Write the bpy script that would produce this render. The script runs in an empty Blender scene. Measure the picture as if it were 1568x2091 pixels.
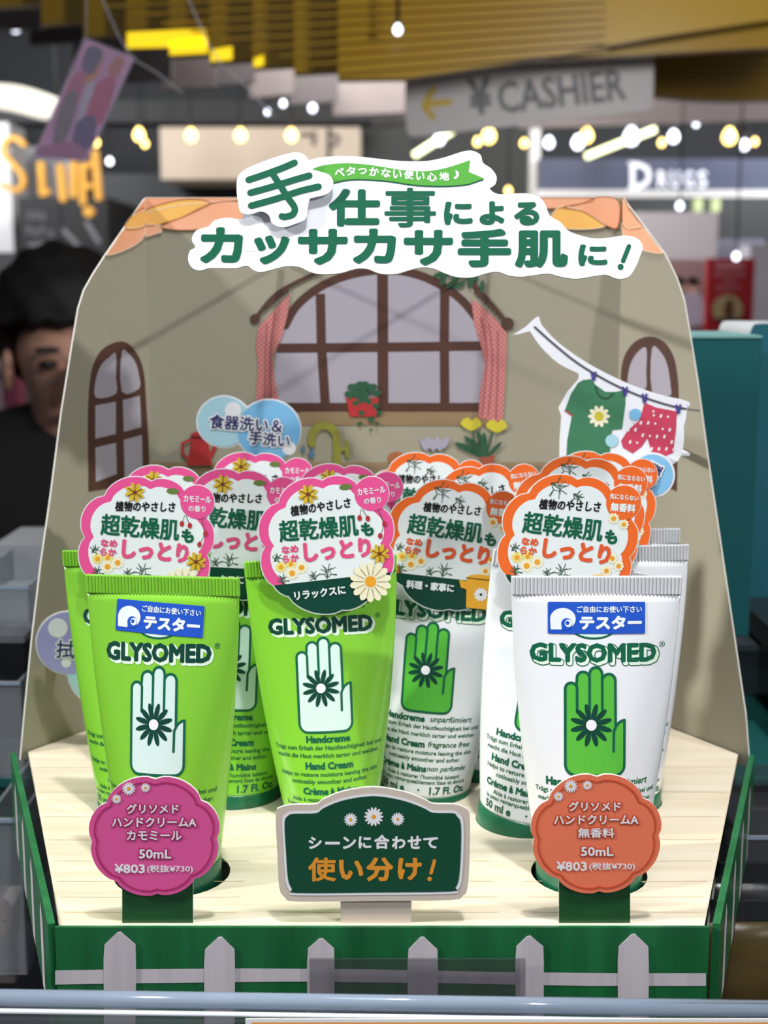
import bpy, bmesh, math, random
from math import sin, cos, pi, radians as R, sqrt, hypot, atan2
from mathutils import Vector, Matrix
from mathutils.geometry import delaunay_2d_cdt
random.seed(7)
SC = bpy.context.scene
COL = SC.collection
# ------------------------------------------------------------------ camera
ZT = 1.36                       # height of the tray the tubes stand in
HC = ZT + 0.1868                # camera height
PITCH = R(9.27); FPX = 2750.0
cam = bpy.data.cameras.new('camera'); camo = bpy.data.objects.new('camera', cam); COL.objects.link(camo)
camo.location = (0, 0, HC); camo.rotation_euler = (R(90) - PITCH, 0, 0)
cam.sensor_fit = 'VERTICAL'; cam.sensor_height = 36.0; cam.lens = FPX / 2091 * 36
cam.clip_start = 0.02; cam.clip_end = 60
cam.dof.use_dof = True; cam.dof.focus_distance = 0.43; cam.dof.aperture_fstop = 15.5
SC.camera = camo
# ------------------------------------------------------------------ view + world + lights
SC.view_settings.view_transform = 'Standard'; SC.view_settings.look = 'None'
SC.view_settings.exposure = 0.0; SC.view_settings.gamma = 1.0; SC.view_settings.use_curve_mapping = False
w = bpy.data.worlds.new('world'); SC.world = w; w.use_nodes = True
w.node_tree.nodes['Background'].inputs[0].default_value = (0.80, 0.86, 1.0, 1)
w.node_tree.nodes['Background'].inputs[1].default_value = 0.18

def lamp(name, loc, target, power, size, color=(1, 1, 1), spread=None):
    l = bpy.data.lights.new(name, 'AREA'); l.shape = 'DISK'; l.size = size; l.energy = power; l.color = color
    if spread: l.spread = spread
    o = bpy.data.objects.new(name, l); COL.objects.link(o); o.location = loc
    o.rotation_euler = (Vector(target) - Vector(loc)).to_track_quat('-Z', 'Y').to_euler(); return o
TG = (0, 0.48, ZT + 0.06)
lamp('shop_spotlight', (-1.95, -0.02, ZT + 1.05), TG, 4.8, 0.13, (1, 0.985, 0.96), R(60))
lamp('shop_spotlight', (1.45, -0.75, ZT + 1.05), TG, 2.0, 0.07, (1, 0.98, 0.95), R(60))
lamp('shop_spotlight', (0.15, -0.05, ZT + 1.85), TG, 2.5, 0.09, (0.97, 0.98, 1.0), R(60))
lamp('shop_light_panel', (-0.1, 0.05, ZT + 1.75), TG, 4.2, 0.7, (0.98, 0.99, 1.0), R(110))
lamp('ceiling_and_fill_light', (0.5, 0.82, 1.84), (0.35, 2.4, 2.0), 7, 0.16, (1, 0.97, 0.92))  # added fill lamp below ceiling height, brightens the cashier sign and canopy
lamp('ceiling_and_fill_light', (0, 4.6, 2.95), (0, 6.2, 1), 75, 1.2, (1, 0.97, 0.92))
lamp('ceiling_and_fill_light', (2.4, 5.2, 2.9), (2.4, 8, 1.4), 85, 0.8, (0.95, 0.97, 1))
lamp('ceiling_and_fill_light', (-2.2, 5.2, 2.9), (-2.2, 8, 1.4), 60, 0.8, (0.95, 0.97, 1))

# ------------------------------------------------------------------ projection helpers (photo pixel -> point on a real plane)
CF = Vector((0, cos(PITCH), -sin(PITCH))); CU = Vector((0, sin(PITCH), cos(PITCH))); CP = Vector((0, 0, HC))
def ray(px, py): return CF + Vector((1, 0, 0)) * ((px - 784) / FPX) + CU * ((1045.5 - py) / FPX)
def on_plane(px, py, P0, N):
    d = ray(px, py); return CP + d * ((Vector(P0) - CP).dot(N) / d.dot(N))
def at(px, py, Y):
    d = ray(px, py); return CP + d * (Y / d.y)
class Plane:
    def __init__(s, P0, N): s.P = Vector(P0); s.N = Vector(N).normalized(); s.N = s.N if (CP - s.P).dot(s.N) > 0 else -s.N
    def __call__(s, x, y, h=0.0): return on_plane(x, y, s.P, s.N) + s.N * h
def YP(Y): return Plane((0, Y, 0), (0, -1, 0))

# ------------------------------------------------------------------ materials
MATS = {}
def lin(c): return tuple(((v / 255) / 12.92 if v / 255 <= 0.04045 else ((v / 255 + 0.055) / 1.055) ** 2.4) for v in c) + (1,)
def mat(name, c, rough=0.5, var=0.08, scale=60, coat=0.0, metal=0.0, stretch=(1, 1, 1), bump=0.0, emit=0.0, c2=None, trans=0.0, detail=3):
    if name in MATS: return MATS[name]
    m = bpy.data.materials.new(name); m.use_nodes = True; nt = m.node_tree; b = nt.nodes['Principled BSDF']
    c1 = lin(c); c2 = lin(c2) if c2 else tuple(v * (1 - var) for v in c1[:3]) + (1,)
    tc = nt.nodes.new('ShaderNodeTexCoord'); mp = nt.nodes.new('ShaderNodeMapping'); mp.inputs['Scale'].default_value = stretch
    nz = nt.nodes.new('ShaderNodeTexNoise'); nz.inputs['Scale'].default_value = scale; nz.inputs['Detail'].default_value = detail
    mx = nt.nodes.new('ShaderNodeMix'); mx.data_type = 'RGBA'; mx.inputs[6].default_value = c1; mx.inputs[7].default_value = c2
    nt.links.new(tc.outputs['Object'], mp.inputs[0]); nt.links.new(mp.outputs[0], nz.inputs['Vector'])
    nt.links.new(nz.outputs[0], mx.inputs[0]); nt.links.new(mx.outputs[2], b.inputs['Base Color'])
    b.inputs['Roughness'].default_value = rough; b.inputs['Coat Weight'].default_value = coat; b.inputs['Coat Roughness'].default_value = 0.15
    b.inputs['Metallic'].default_value = metal
    if bump:
        bp = nt.nodes.new('ShaderNodeBump'); bp.inputs['Strength'].default_value = bump; bp.inputs['Distance'].default_value = 0.001
        nt.links.new(nz.outputs[0], bp.inputs['Height']); nt.links.new(bp.outputs[0], b.inputs['Normal'])
    if emit:
        b.inputs['Emission Strength'].default_value = emit; nt.links.new(mx.outputs[2], b.inputs['Emission Color'])
    if trans:
        out = nt.nodes['Material Output']; tr = nt.nodes.new('ShaderNodeBsdfTransparent'); ms = nt.nodes.new('ShaderNodeMixShader')
        tr.inputs[0].default_value = tuple(0.6 + 0.4 * v for v in c1[:3]) + (1,)
        ms.inputs[0].default_value = trans; nt.links.new(b.outputs[0], ms.inputs[1]); nt.links.new(tr.outputs[0], ms.inputs[2])
        nt.links.new(ms.outputs[0], out.inputs[0])
    MATS[name] = m; return m
M_white = mat('white_card', (236, 238, 246), 0.45)
M_edge = mat('cut_card_edge', (225, 224, 214), 0.7)
M_wall = mat('beige_painted_card', (158, 153, 134), 0.55, 0.07, 26)
M_brown = mat('brown_paint', (84, 52, 40), 0.6, 0.35, 120, stretch=(1, 1, 0.3))
M_pane = mat('pale_window_print', (168, 162, 174), 0.55, 0.08, 30)
M_sill = mat('tan_wood_print', (150, 126, 94), 0.6, 0.2, 40, stretch=(0.3, 1, 3))
M_dkgreen = mat('dark_green_ink', (10, 96, 68), 0.35)
M_deep = mat('deep_green_ink', (6, 66, 52), 0.35)
M_leaf = mat('leaf_green_print', (40, 92, 62), 0.6, 0.4, 300)
M_leaf2 = mat('light_leaf_print', (105, 130, 60), 0.6, 0.3, 300)
M_banner = mat('banner_green', (84, 168, 58), 0.4)
M_pink = mat('pink_print', (232, 84, 150), 0.35, 0.05)
M_pinktxt = mat('pink_ink', (226, 84, 132), 0.35)
M_orange = mat('orange_print', (240, 108, 40), 0.35, 0.05)
M_redorange = mat('red_orange_ink', (226, 92, 48), 0.35)
M_black = mat('black_ink', (22, 20, 20), 0.4)
M_paper = mat('white_label_paper', (230, 238, 240), 0.35, 0.03)
M_yellow = mat('yellow_print', (226, 190, 48), 0.5, 0.25, 400)
M_petal = mat('cream_petal_print', (240, 236, 205), 0.4, 0.04)
M_petal2 = mat('white_petal_print', (235, 236, 240), 0.4, 0.04)
M_amber = mat('amber_print', (238, 164, 42), 0.4)
M_pot = mat('terracotta_print', (170, 84, 58), 0.6, 0.3, 200)
M_red = mat('red_print', (184, 48, 52), 0.5, 0.2, 200)
M_navy = mat('navy_ink', (38, 46, 104), 0.4)
M_tubeg = mat('lime_green_plastic', (130, 200, 56), 0.28, 0.03, coat=0.4)
M_tubew = mat('white_plastic', (232, 236, 240), 0.3, 0.02, coat=0.4)
M_cap = mat('dark_green_cap', (22, 104, 72), 0.35, 0.1, coat=0.2)
M_glysh = mat('white_logo_shadow', (225, 245, 225), 0.35)
M_handw = mat('pale_hand_print', (212, 236, 230), 0.3)
M_handg = mat('green_hand_print', (88, 186, 64), 0.3)
M_small = mat('small_green_ink', (30, 104, 60), 0.4)
M_blue = mat('blue_sticker', (32, 84, 196), 0.35)

# ------------------------------------------------------------------ object helpers
def link(o, parent=None):
    COL.objects.link(o)
    if parent is not None: o.parent = parent
    return o
def meshobj(name, verts, faces, mats, parent=None, mi=None, smooth=False):
    me = bpy.data.meshes.new(name); me.from_pydata([tuple(v) for v in verts], [], [tuple(f) for f in faces])
    for m in (mats if isinstance(mats, (list, tuple)) else [mats]): me.materials.append(m)
    if mi:
        for p, k in zip(me.polygons, mi): p.material_index = k
    if smooth:
        for p in me.polygons: p.use_smooth = True
    me.update()
    return link(bpy.data.objects.new(name, me), parent)
def tag(o, label, cat, group=None, kind=None):
    o['label'] = label; o['category'] = cat
    if group: o['group'] = group
    if kind: o['kind'] = kind
    return o
def struct(o): o['kind'] = 'structure'; return o
def empty(name, loc=(0, 0, 0), rot=(0, 0, 0)):
    o = bpy.data.objects.new(name, None); o.location = loc; o.rotation_euler = rot; o.empty_display_size = 0.01; COL.objects.link(o); return o
def boxv(x0, x1, y0, y1, z0, z1):
    v = [(x0, y0, z0), (x1, y0, z0), (x1, y1, z0), (x0, y1, z0), (x0, y0, z1), (x1, y0, z1), (x1, y1, z1), (x0, y1, z1)]
    return v, [(0, 3, 2, 1), (4, 5, 6, 7), (0, 1, 5, 4), (1, 2, 6, 5), (2, 3, 7, 6), (3, 0, 4, 7)]
def box(name, x0, x1, y0, y1, z0, z1, m, parent=None, bevel=0.0):
    v, f = boxv(x0, x1, y0, y1, z0, z1); o = meshobj(name, v, f, m, parent)
    if bevel:
        bm = bmesh.new(); bm.from_mesh(o.data); bmesh.ops.bevel(bm, geom=bm.edges[:], offset=bevel, segments=2, profile=0.5, affect='EDGES'); bm.to_mesh(o.data); bm.free()
    return o
def copy_tree(o, parent=None):
    c = o.copy(); COL.objects.link(c); c.parent = parent
    for ch in list(o.children): copy_tree(ch, c)
    return c
def lathe(name, prof, m, parent=None, seg=40, loc=(0, 0, 0), smooth=True):
    v = []; f = []
    for (r, z) in prof:
        for k in range(seg): a = 2 * pi * k / seg; v.append((loc[0] + r * cos(a), loc[1] + r * sin(a), loc[2] + z))
    for i in range(len(prof) - 1):
        for k in range(seg): k2 = (k + 1) % seg; f.append((i * seg + k, i * seg + k2, (i + 1) * seg + k2, (i + 1) * seg + k))
    f.append(tuple(range(seg))[::-1]); f.append(tuple((len(prof) - 1) * seg + k for k in range(seg)))
    o = meshobj(name, v, f, m, parent, smooth=False)
    if smooth:
        for p in o.data.polygons: p.use_smooth = len(p.vertices) == 4
    return o
def tube_path(name, pts, r, m, parent=None, seg=8):
    v = []; f = []; n = len(pts); P = [Vector(p) for p in pts]
    for i in range(n):
        t = (P[min(i + 1, n - 1)] - P[max(i - 1, 0)]).normalized(); up = Vector((0, 0, 1)) if abs(t.z) < 0.9 else Vector((1, 0, 0))
        a = t.cross(up).normalized(); b = t.cross(a)
        for k in range(seg): q = 2 * pi * k / seg; v.append(P[i] + (a * cos(q) + b * sin(q)) * (r[i] if isinstance(r, (list, tuple)) else r))
    for i in range(n - 1):
        for k in range(seg): k2 = (k + 1) % seg; f.append((i * seg + k, i * seg + k2, (i + 1) * seg + k2, (i + 1) * seg + k))
    f.append(tuple(range(seg))[::-1]); f.append(tuple((n - 1) * seg + k for k in range(seg)))
    return meshobj(name, v, f, m, parent, smooth=True)

# ------------------------------------------------------------------ 2D shapes
def smooth_loop(p, n=6, closed=True):
    out = []; L = len(p)
    rng = range(L) if closed else range(L - 1)
    for i in rng:
        if closed: a, b, c, d = p[(i - 1) % L], p[i], p[(i + 1) % L], p[(i + 2) % L]
        else: a, b, c, d = p[max(i - 1, 0)], p[i], p[i + 1], p[min(i + 2, L - 1)]
        for k in range(n):
            t = k / n
            out.append(tuple(0.5 * (2 * b[j] + (c[j] - a[j]) * t + (2 * a[j] - 5 * b[j] + 4 * c[j] - d[j]) * t * t + (3 * b[j] - a[j] - 3 * c[j] + d[j]) * t ** 3) for j in (0, 1)))
    if not closed: out.append(tuple(p[-1]))
    return out
def ell(cx, cy, rx, ry=None, n=28, rot=0):
    ry = ry or rx; return [(cx + rx * cos(a) * cos(rot) - ry * sin(a) * sin(rot), cy + rx * cos(a) * sin(rot) + ry * sin(a) * cos(rot)) for a in [2 * pi * k / n for k in range(n)]]
def scallop(p, bulge, n=8):
    """closed loop whose sides are arcs bulging away from the centre; bulge may be a list"""
    L = len(p); cx = sum(q[0] for q in p) / L; cy = sum(q[1] for q in p) / L; out = []
    for i in range(L):
        a, b = p[i], p[(i + 1) % L]; bl = bulge[i] if isinstance(bulge, (list, tuple)) else bulge
        mx, my = (a[0] + b[0]) / 2, (a[1] + b[1]) / 2; nx, ny = b[1] - a[1], a[0] - b[0]
        if nx * (mx - cx) + ny * (my - cy) < 0: nx, ny = -nx, -ny
        for k in range(n):
            t = k / n; s = 4 * t * (1 - t) * bl
            s = bl * (1 - (2 * t - 1) ** 2) ** 0.75 if bl else 0
            out.append((a[0] + (b[0] - a[0]) * t + nx * s, a[1] + (b[1] - a[1]) * t + ny * s))
    return out
def stroke_polys(pts, wd, caps=True, n=8):
    out = []; r = wd / 2
    for i in range(len(pts) - 1):
        (x0, y0), (x1, y1) = pts[i][:2], pts[i + 1][:2]; L = hypot(x1 - x0, y1 - y0)
        if L < 1e-9: continue
        nx, ny = -(y1 - y0) / L * r, (x1 - x0) / L * r
        out.append([(x0 - nx, y0 - ny), (x1 - nx, y1 - ny), (x1 + nx, y1 + ny), (x0 + nx, y0 + ny)])
    for i, p in enumerate(pts):
        if caps or 0 < i < len(pts) - 1: out.append(ell(p[0], p[1], r, n=n))
    return out
def union(polys):
    vs = []; fs = []
    for p in polys:
        k = len(vs); vs += [Vector((q[0], q[1])) for q in p]
        A = sum(p[i][0] * p[(i + 1) % len(p)][1] - p[(i + 1) % len(p)][0] * p[i][1] for i in range(len(p)))
        idx = list(range(k, k + len(p))); fs.append(idx if A > 0 else idx[::-1])
    r = delaunay_2d_cdt(vs, [], fs, 0, 1e-7); return [tuple(v) for v in r[0]], [tuple(f) for f, o in zip(r[2], r[5]) if o]
FT = {}
def glyphs(body, res=2):
    if (body, res) in FT: return FT[(body, res)]
    c = bpy.data.curves.new('tmp', 'FONT'); c.body = body; c.resolution_u = res
    o = bpy.data.objects.new('tmp', c); COL.objects.link(o)
    dg = bpy.context.evaluated_depsgraph_get(); m = bpy.data.meshes.new_from_object(o.evaluated_get(dg))
    v = [(q.co.x, q.co.y) for q in m.vertices]; f = []
    for p in m.polygons: f.append(tuple(p.vertices))
    bpy.data.objects.remove(o); bpy.data.curves.remove(c); bpy.data.meshes.remove(m)
    FT[(body, res)] = (v, f); return v, f
def thicken(v, f, r, n=6):
    if not r: return v, f
    cnt = {}
    for p in f:
        for i in range(len(p)):
            e = (p[i], p[(i + 1) % len(p)]); k = (min(e), max(e)); cnt[k] = cnt.get(k, 0) + 1
    polys = [[v[i] for i in p] for p in f]; used = set()
    for (a, b), c in cnt.items():
        if c == 1: polys += stroke_polys([v[a], v[b]], 2 * r, caps=False); used.add(a); used.add(b)
    for a in used: polys.append(ell(v[a][0], v[a][1], r, n=n, rot=0.3))
    polys = [p for p in polys if abs(sum(p[i][0] * p[(i + 1) % len(p)][1] - p[(i + 1) % len(p)][0] * p[i][1] for i in range(len(p)))) > 1e-10]
    return union(polys)
class Art:
    """a stack of flat printed shapes; mapf(x, y, h) puts a drawing point on its real surface"""
    def __init__(s, mapf, up=True, step=0.00006, cut=None, h0=0.00006): s.m = mapf; s.up = up; s.st = step; s.L = []; s.cut = cut; s.h0 = h0
    def raw(s, vf, m, lay=1): s.L.append((vf[0], vf[1], m, lay + 0.008 * min(len(s.L), 100))); return s
    def fill(s, polys, m, lay=1):
        if polys and isinstance(polys[0][0], (int, float)): polys = [polys]
        return s.raw(union(polys), m, lay)
    def line(s, pts, wd, m, lay=1, closed=False, caps=True):
        pts = list(pts) + ([pts[0]] if closed else []); return s.raw(union(stroke_polys(pts, wd, caps)), m, lay)
    def text(s, body, cx, cy, w, h=None, m=None, lay=1, bold=0, rot=0, shear=0, res=2, off=(0, 0)):
        v, f = glyphs(body, res)
        if not v: return s
        x0 = min(p[0] for p in v); x1 = max(p[0] for p in v); y0 = min(p[1] for p in v); y1 = max(p[1] for p in v)
        sx = (w - 2 * bold) / (x1 - x0) if w else None; sy = (h - 2 * bold) / (y1 - y0) if h else sx
        if sx is None: sx = sy
        sg = 1 if s.up else -1
        q = [((x - (x0 + x1) / 2) * sx + shear * (y - (y0 + y1) / 2) * sy, (y - (y0 + y1) / 2) * sy) for x, y in v]
        q, f = thicken(q, f, bold)
        c_, s_ = cos(rot), sin(rot)
        q = [(cx + off[0] + x * c_ - y * s_, cy + off[1] + sg * (x * s_ + y * c_)) for x, y in q]
        return s.raw((q, f), m, lay)
    def daisy(s, cx, cy, r, m, mc, n=12, lay=1, wd=0.34, rc=0.3, rot=0.0):
        ps = [ell(cx + cos(a) * r * 0.58, cy + sin(a) * r * 0.58, r * 0.42, r * wd * 0.5, n=10, rot=a) for a in [rot + 2 * pi * k / n for k in range(n)]]
        s.fill(ps, m, lay); s.fill(ell(cx, cy, r * rc, n=14), mc, lay + 1); return s
    def build(s, name, parent=None):
        V = []; F = []; MI = []; mats = []
        for v, f, m, lay in s.L:
            if m not in mats: mats.append(m)
            k = mats.index(m)
            if s.cut:
                bm = bmesh.new(); bv = [bm.verts.new((x, y, 0)) for x, y in v]
                for p in f:
                    try: bm.faces.new([bv[i] for i in p])
                    except ValueError: pass
                xs = [x for x, y in v]; ys = [y for x, y in v]
                for ax, lo, hi in ((0, min(xs), max(xs)), (1, min(ys), max(ys))):
                    stp = s.cut[ax]
                    g = math.floor(lo / stp) + 1
                    while g * stp < hi:
                        co = (g * stp, 0, 0) if ax == 0 else (0, g * stp, 0); no = (1, 0, 0) if ax == 0 else (0, 1, 0)
                        bmesh.ops.bisect_plane(bm, geom=bm.verts[:] + bm.edges[:] + bm.faces[:], plane_co=co, plane_no=no, dist=1e-5); g += 1
                bm.verts.index_update(); v = [(q.co.x, q.co.y) for q in bm.verts]; f = [tuple(q.index for q in p.verts) for p in bm.faces]; bm.free()
            b = len(V); h = s.h0 + lay * s.st
            V += [s.m(x, y, h) for x, y in v]; F += [tuple(i + b for i in p) for p in f]; MI += [k] * len(f)
        return meshobj(name, V, F, mats, parent, MI)
def card(name, outline, mapf, thick, m, parent=None, edge=None, holes=(), cutx=None):
    """a real card: outline in drawing units, front on mapf(.,.,0), real thickness behind it"""
    v, f = union([outline] + [list(h) for h in holes])
    if holes:
        def inside(x, y, p):
            c = False
            for i in range(len(p)):
                (x0, y0), (x1, y1) = p[i - 1], p[i]
                if (y0 > y) != (y1 > y) and x < (x1 - x0) * (y - y0) / (y1 - y0) + x0: c = not c
            return c
        f = [p for p in f if not any(inside(sum(v[i][0] for i in p) / len(p), sum(v[i][1] for i in p) / len(p), h) for h in holes)]
    n = len(v); V = [mapf(x, y, 0) for x, y in v] + [mapf(x, y, -thick) for x, y in v]
    cnt = {}
    for p in f:
        for i in range(len(p)):
            e = (p[i], p[(i + 1) % len(p)]); k = (min(e), max(e)); cnt.setdefault(k, []).append(e)
    F = list(f) + [tuple(i + n for i in p[::-1]) for p in f]; MI = [0] * (2 * len(f))
    for k, es in cnt.items():
        if len(es) == 1: a, b = es[0]; F.append((b, a, a + n, b + n)); MI.append(1)
    return meshobj(name, V, F, [m, edge or M_edge], parent, MI)
def rrect(x0, y0, x1, y1, r, n=5):
    out = []
    for cx, cy, a0 in ((x1 - r, y1 - r, 0), (x0 + r, y1 - r, 90), (x0 + r, y0 + r, 180), (x1 - r, y0 + r, 270)):
        for k in range(n + 1): a = R(a0 + 90 * k / n); out.append((cx + r * cos(a), cy + r * sin(a)))
    return out
def clip_y(poly, y, keep_above):
    out = []
    for i in range(len(poly)):
        a, b = poly[i - 1], poly[i]; ia = (a[1] > y) == keep_above; ib = (b[1] > y) == keep_above
        if ia != ib: t = (y - a[1]) / (b[1] - a[1]); out.append((a[0] + (b[0] - a[0]) * t, y))
        if ib: out.append(b)
    return out

# ================================================================== the shop room
M_floor = mat('grey_shop_floor', (120, 118, 116), 0.3, 0.2, 3)
M_ceil = mat('dark_grey_ceiling', (120, 116, 118), 0.7, 0.45, 2.2)
M_backwall = mat('charcoal_wall', (40, 42, 48), 0.6, 0.3, 1.2)
M_sidewall = mat('grey_side_wall', (150, 150, 152), 0.7, 0.2, 1.5)
struct(box('floor', -5, 5, -1.5, 9.1, -0.1, 0.0, M_floor))
struct(box('ceiling', -5, 5, 1.6, 9.1, 3.3, 3.4, M_ceil))
struct(box('wall_back', -5, 5, 9.0, 9.1, 0.0, 3.3, M_backwall))
struct(box('wall_left', -5.1, -5.0, -1.5, 9.1, 0.0, 3.4, M_sidewall))
struct(box('wall_right', 5.0, 5.1, -1.5, 9.1, 0.0, 3.4, M_sidewall))

# ================================================================== the counter display
disp = tag(empty('counter_display', (0, 0.48, ZT - 0.03)), 'cardboard counter display shaped like a little cottage room with orange tiled roof and picket fence', 'display stand')
def P(o, parent=disp):                      # parent while keeping world coordinates of the mesh
    o.parent = parent
    if parent is disp: o.matrix_parent_inverse = Matrix.Translation(-disp.location)
    return o
FL, FR, FY = -0.0968, 0.0957, 0.3765
WL, WLY, WR, WRY = -0.1475, 0.5315, 0.1460, 0.5285
BL, BR, BY = -0.1035, 0.1035, 0.597
flapL = Plane((WL, WLY, 0), Vector((WLY - BY, BL - WL, 0))); flapR = Plane((WR, WRY, 0), Vector((WRY - BY, BR - WR, 0))); backP = YP(BY)
# tray
M_tray = mat('pale_maple_print', (238, 231, 214), 0.42, 0.12, 34, stretch=(0.35, 6, 1), c2=(204, 184, 148), detail=8)
mt = MATS['pale_maple_print']
TUBES = {'t1': (-0.0873, 0.470), 't2': (-0.056, 0.4857), 't3': (-0.019, 0.4653), 'gt': (-0.0690, 0.4145), 'wt': (0.0668, 0.4145), 'o1': (0.0155, 0.4896), 'o2': (0.0505, 0.4597),
         't1b': (-0.0885, 0.5075), 't2b': (-0.052, 0.5235), 't3b': (-0.0195, 0.5025), 'o1b': (0.0025, 0.5285), 'o1c': (0.041, 0.512), 'o2b': (0.086, 0.4795), 'o2c': (0.089, 0.5155)}
def traymap(x, y, h=0): return Vector((x, y, ZT + h))
holes = [ell(x, y, 0.0188 if k in ('gt', 'wt') else 0.0176, n=32) for k, (x, y) in TUBES.items()]
P(card('tray_floor', [(FL, FY + 0.0008), (FR, FY + 0.0008), (WR - 0.001, WRY), (BR, BY - 0.0006), (BL, BY - 0.0006), (WL + 0.001, WLY)], traymap, 0.0006, M_tray, None, M_tray, holes))
P(card('inner_board', [(FL + .004, FY + 0.004), (FR - .004, FY + 0.004), (WR - 0.004, WRY), (BR - .002, BY - 0.004), (BL + .002, BY - 0.004), (WL + 0.004, WLY)], lambda x, y, h=0: Vector((x, y, ZT - 0.0141 + h)), 0.001, M_edge))
M_grainline = mat('maple_joint_print', (205, 176, 128), 0.5, 0.2, 50)
ga = Art(traymap, h0=0.00004, step=0.00002)
for yy in (0.386, 0.3965, 0.408, 0.4235, 0.441, 0.462, 0.486, 0.513):
    t = min(1, (yy - FY) / (WLY - FY)); xl = FL + (WL - FL) * t + 0.002; xr = FR + (WR - FR) * t - 0.002
    segs = [(xl, -0.045), (-0.03, 0.035), (0.045, xr)] if yy < 0.44 else [(xl, xl + 0.045), (xr - 0.05, xr)]
    for a, b in segs: ga.line([(a, yy), ((a + b) / 2, yy + random.uniform(-.0004, .0004)), (b, yy)], 0.0003, M_grainline, 1, caps=False)
hs = list(TUBES.values())
P(ga.build('plank_joint_print'))
# green outer box
M_box = mat('green_painted_card', (36, 124, 70), 0.35, 0.5, 120, stretch=(1, 1, 0.10), c2=(4, 52, 28), coat=0.15)
M_rim = mat('folded_green_rim', (52, 128, 74), 0.35, 0.45, 160, stretch=(1, 1, 1), c2=(18, 84, 48))
fp = P(box('front_panel', FL - 0.001, FR + 0.001, FY - 0.0016, FY - 0.0004, ZT - 0.033, ZT + 0.0006, M_box))
M_picket = mat('grey_white_picket_paint', (206, 198, 206), 0.5, 0.3, 260, stretch=(1, 1, 0.08))
frontP = YP(FY - 0.0016)
fence = Art(frontP, up=False)
fence.fill([(113, 1981), (260, 1979), (500, 1977), (760, 1979), (1000, 1984), (1250, 1987), (1441, 1987), (1441, 2013), (1200, 2013), (900, 2007), (600, 2004), (300, 2007), (113, 2010)], M_picket, 1)
P(fence.build('fence_rail'))
PK = [(213, 277, 1901, 1928, 244), (418, 479, 1911, 1938, 450), (628, 682, 1914, 1936, 656), (833, 893, 1911, 1938, 862), (1053, 1109, 1909, 1932, 1080), (1262, 1323, 1905, 1932, 1293)]
for i, (x0, x1, yt, ys, xm) in enumerate(PK):
    def pm(x, y, h=0, p=frontP): return p(x, y, h + 0.00045)
    k = P(card('fence_picket', [(x0, 2125), (x0 - 1, ys + 30), (x0 + 1, ys), (xm - 4, yt + 2), (xm + 3, yt + 1), (x1, ys), (x1 + 1, ys + 40), (x1, 2125)], pm, 0.0003, M_picket, None, M_picket))
def wallstrip(name, a, b, z0, z1, th, m, mtop):
    a = Vector((a[0], a[1], 0)); b = Vector((b[0], b[1], 0)); n = (b - a).normalized().cross(Vector((0, 0, 1))) * th
    V = [a + Vector((0, 0, z0)), b + Vector((0, 0, z0)), b + n + Vector((0, 0, z0)), a + n + Vector((0, 0, z0)), a + Vector((0, 0, z1)), b + Vector((0, 0, z1)), b + n + Vector((0, 0, z1)), a + n + Vector((0, 0, z1))]
    return P(meshobj(name, V, boxv(0, 1, 0, 1, 0, 1)[1], [m, mtop], None, [0, 1, 0, 0, 0, 0]))
wallstrip('side_panel', (FL - 0.0012, FY), (WL - 0.0030, WLY - 0.004), ZT - 0.033, ZT + 0.0012, -0.0022, M_box, M_rim)
wallstrip('side_panel', (FR + 0.0022, FY), (WR + 0.0024, WRY - 0.004), ZT - 0.033, ZT + 0.0012, 0.0022, M_box, M_rim)
# pickets on the outer left/right faces
for sgn, a, b in ((-1, (FL - 0.0034, FY), (WL - 0.0052, WLY - 0.004)), (1, (FR + 0.0044, FY), (WR + 0.0046, WRY - 0.004))):
    for k in range(4):
        t0 = 0.12 + 0.23 * k; q = [Vector((a[0] + (b[0] - a[0]) * t, a[1] + (b[1] - a[1]) * t, 0)) for t in (t0, t0 + 0.03, t0 + 0.06)]
        off = Vector((sgn * 0.0002, 0, 0)); Z = lambda p, z: p + off + Vector((0, 0, z))
        P(meshobj('fence_picket', [Z(q[0], ZT - .033), Z(q[2], ZT - .033), Z(q[2], ZT - .008), Z(q[1], ZT - .003), Z(q[0], ZT - .008)], [(0, 1, 2, 3, 4)], M_picket))
# back panel, side flaps
def flap(name, plane, pts):
    return P(card(name, pts, plane, 0.0007, M_wall))
LF = [(42, 1552), (52, 1440), (66, 1300), (84, 1150), (104, 1010), (126, 840), (150, 690), (160, 630), (172, 592), (190, 560), (215, 521), (302, 403)]
# the crease line at the back corner, from roof top to tray
def crease(plane, X, z): # pixel of a world point
    p = Vector((X, BY, z)) - CP; zc = p.dot(CF); return (784 + FPX * p.x / zc, 1045.5 - FPX * p.dot(CU) / zc)
ct = crease(flapL, BL, ZT + 0.2268); cb = crease(flapL, BL, ZT - 0.012)
flap('side_flap', flapL, LF[:-1] + [ct, cb, (100, 1545)])
RF = [(1530, 1566), (1522, 1460), (1500, 1310), (1472, 1120), (1444, 930), (1424, 780), (1408, 680), (1396, 612), (1382, 570), (1368, 540), (1356, 517)]
ct2 = crease(flapR, BR, ZT + 0.2268); cb2 = crease(flapR, BR, ZT - 0.012)
flap('side_flap', flapR, RF + [ct2, cb2, (1450, 1548)])
M_tile = [mat('peach_roof_tile_print', (244, 176, 140), 0.5, 0.2, 60, c2=(236, 140, 96)), mat('yellow_roof_tile_print', (248, 200, 100), 0.5, 0.2, 60, c2=(240, 168, 96)), mat('orange_roof_tile_print', (240, 158, 108), 0.5, 0.2, 60, c2=(246, 190, 160))]
M_tileline = mat('pale_tile_outline', (250, 224, 196), 0.5); M_tilebrown = mat('brown_tile_outline', (170, 100, 50), 0.5)
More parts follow.
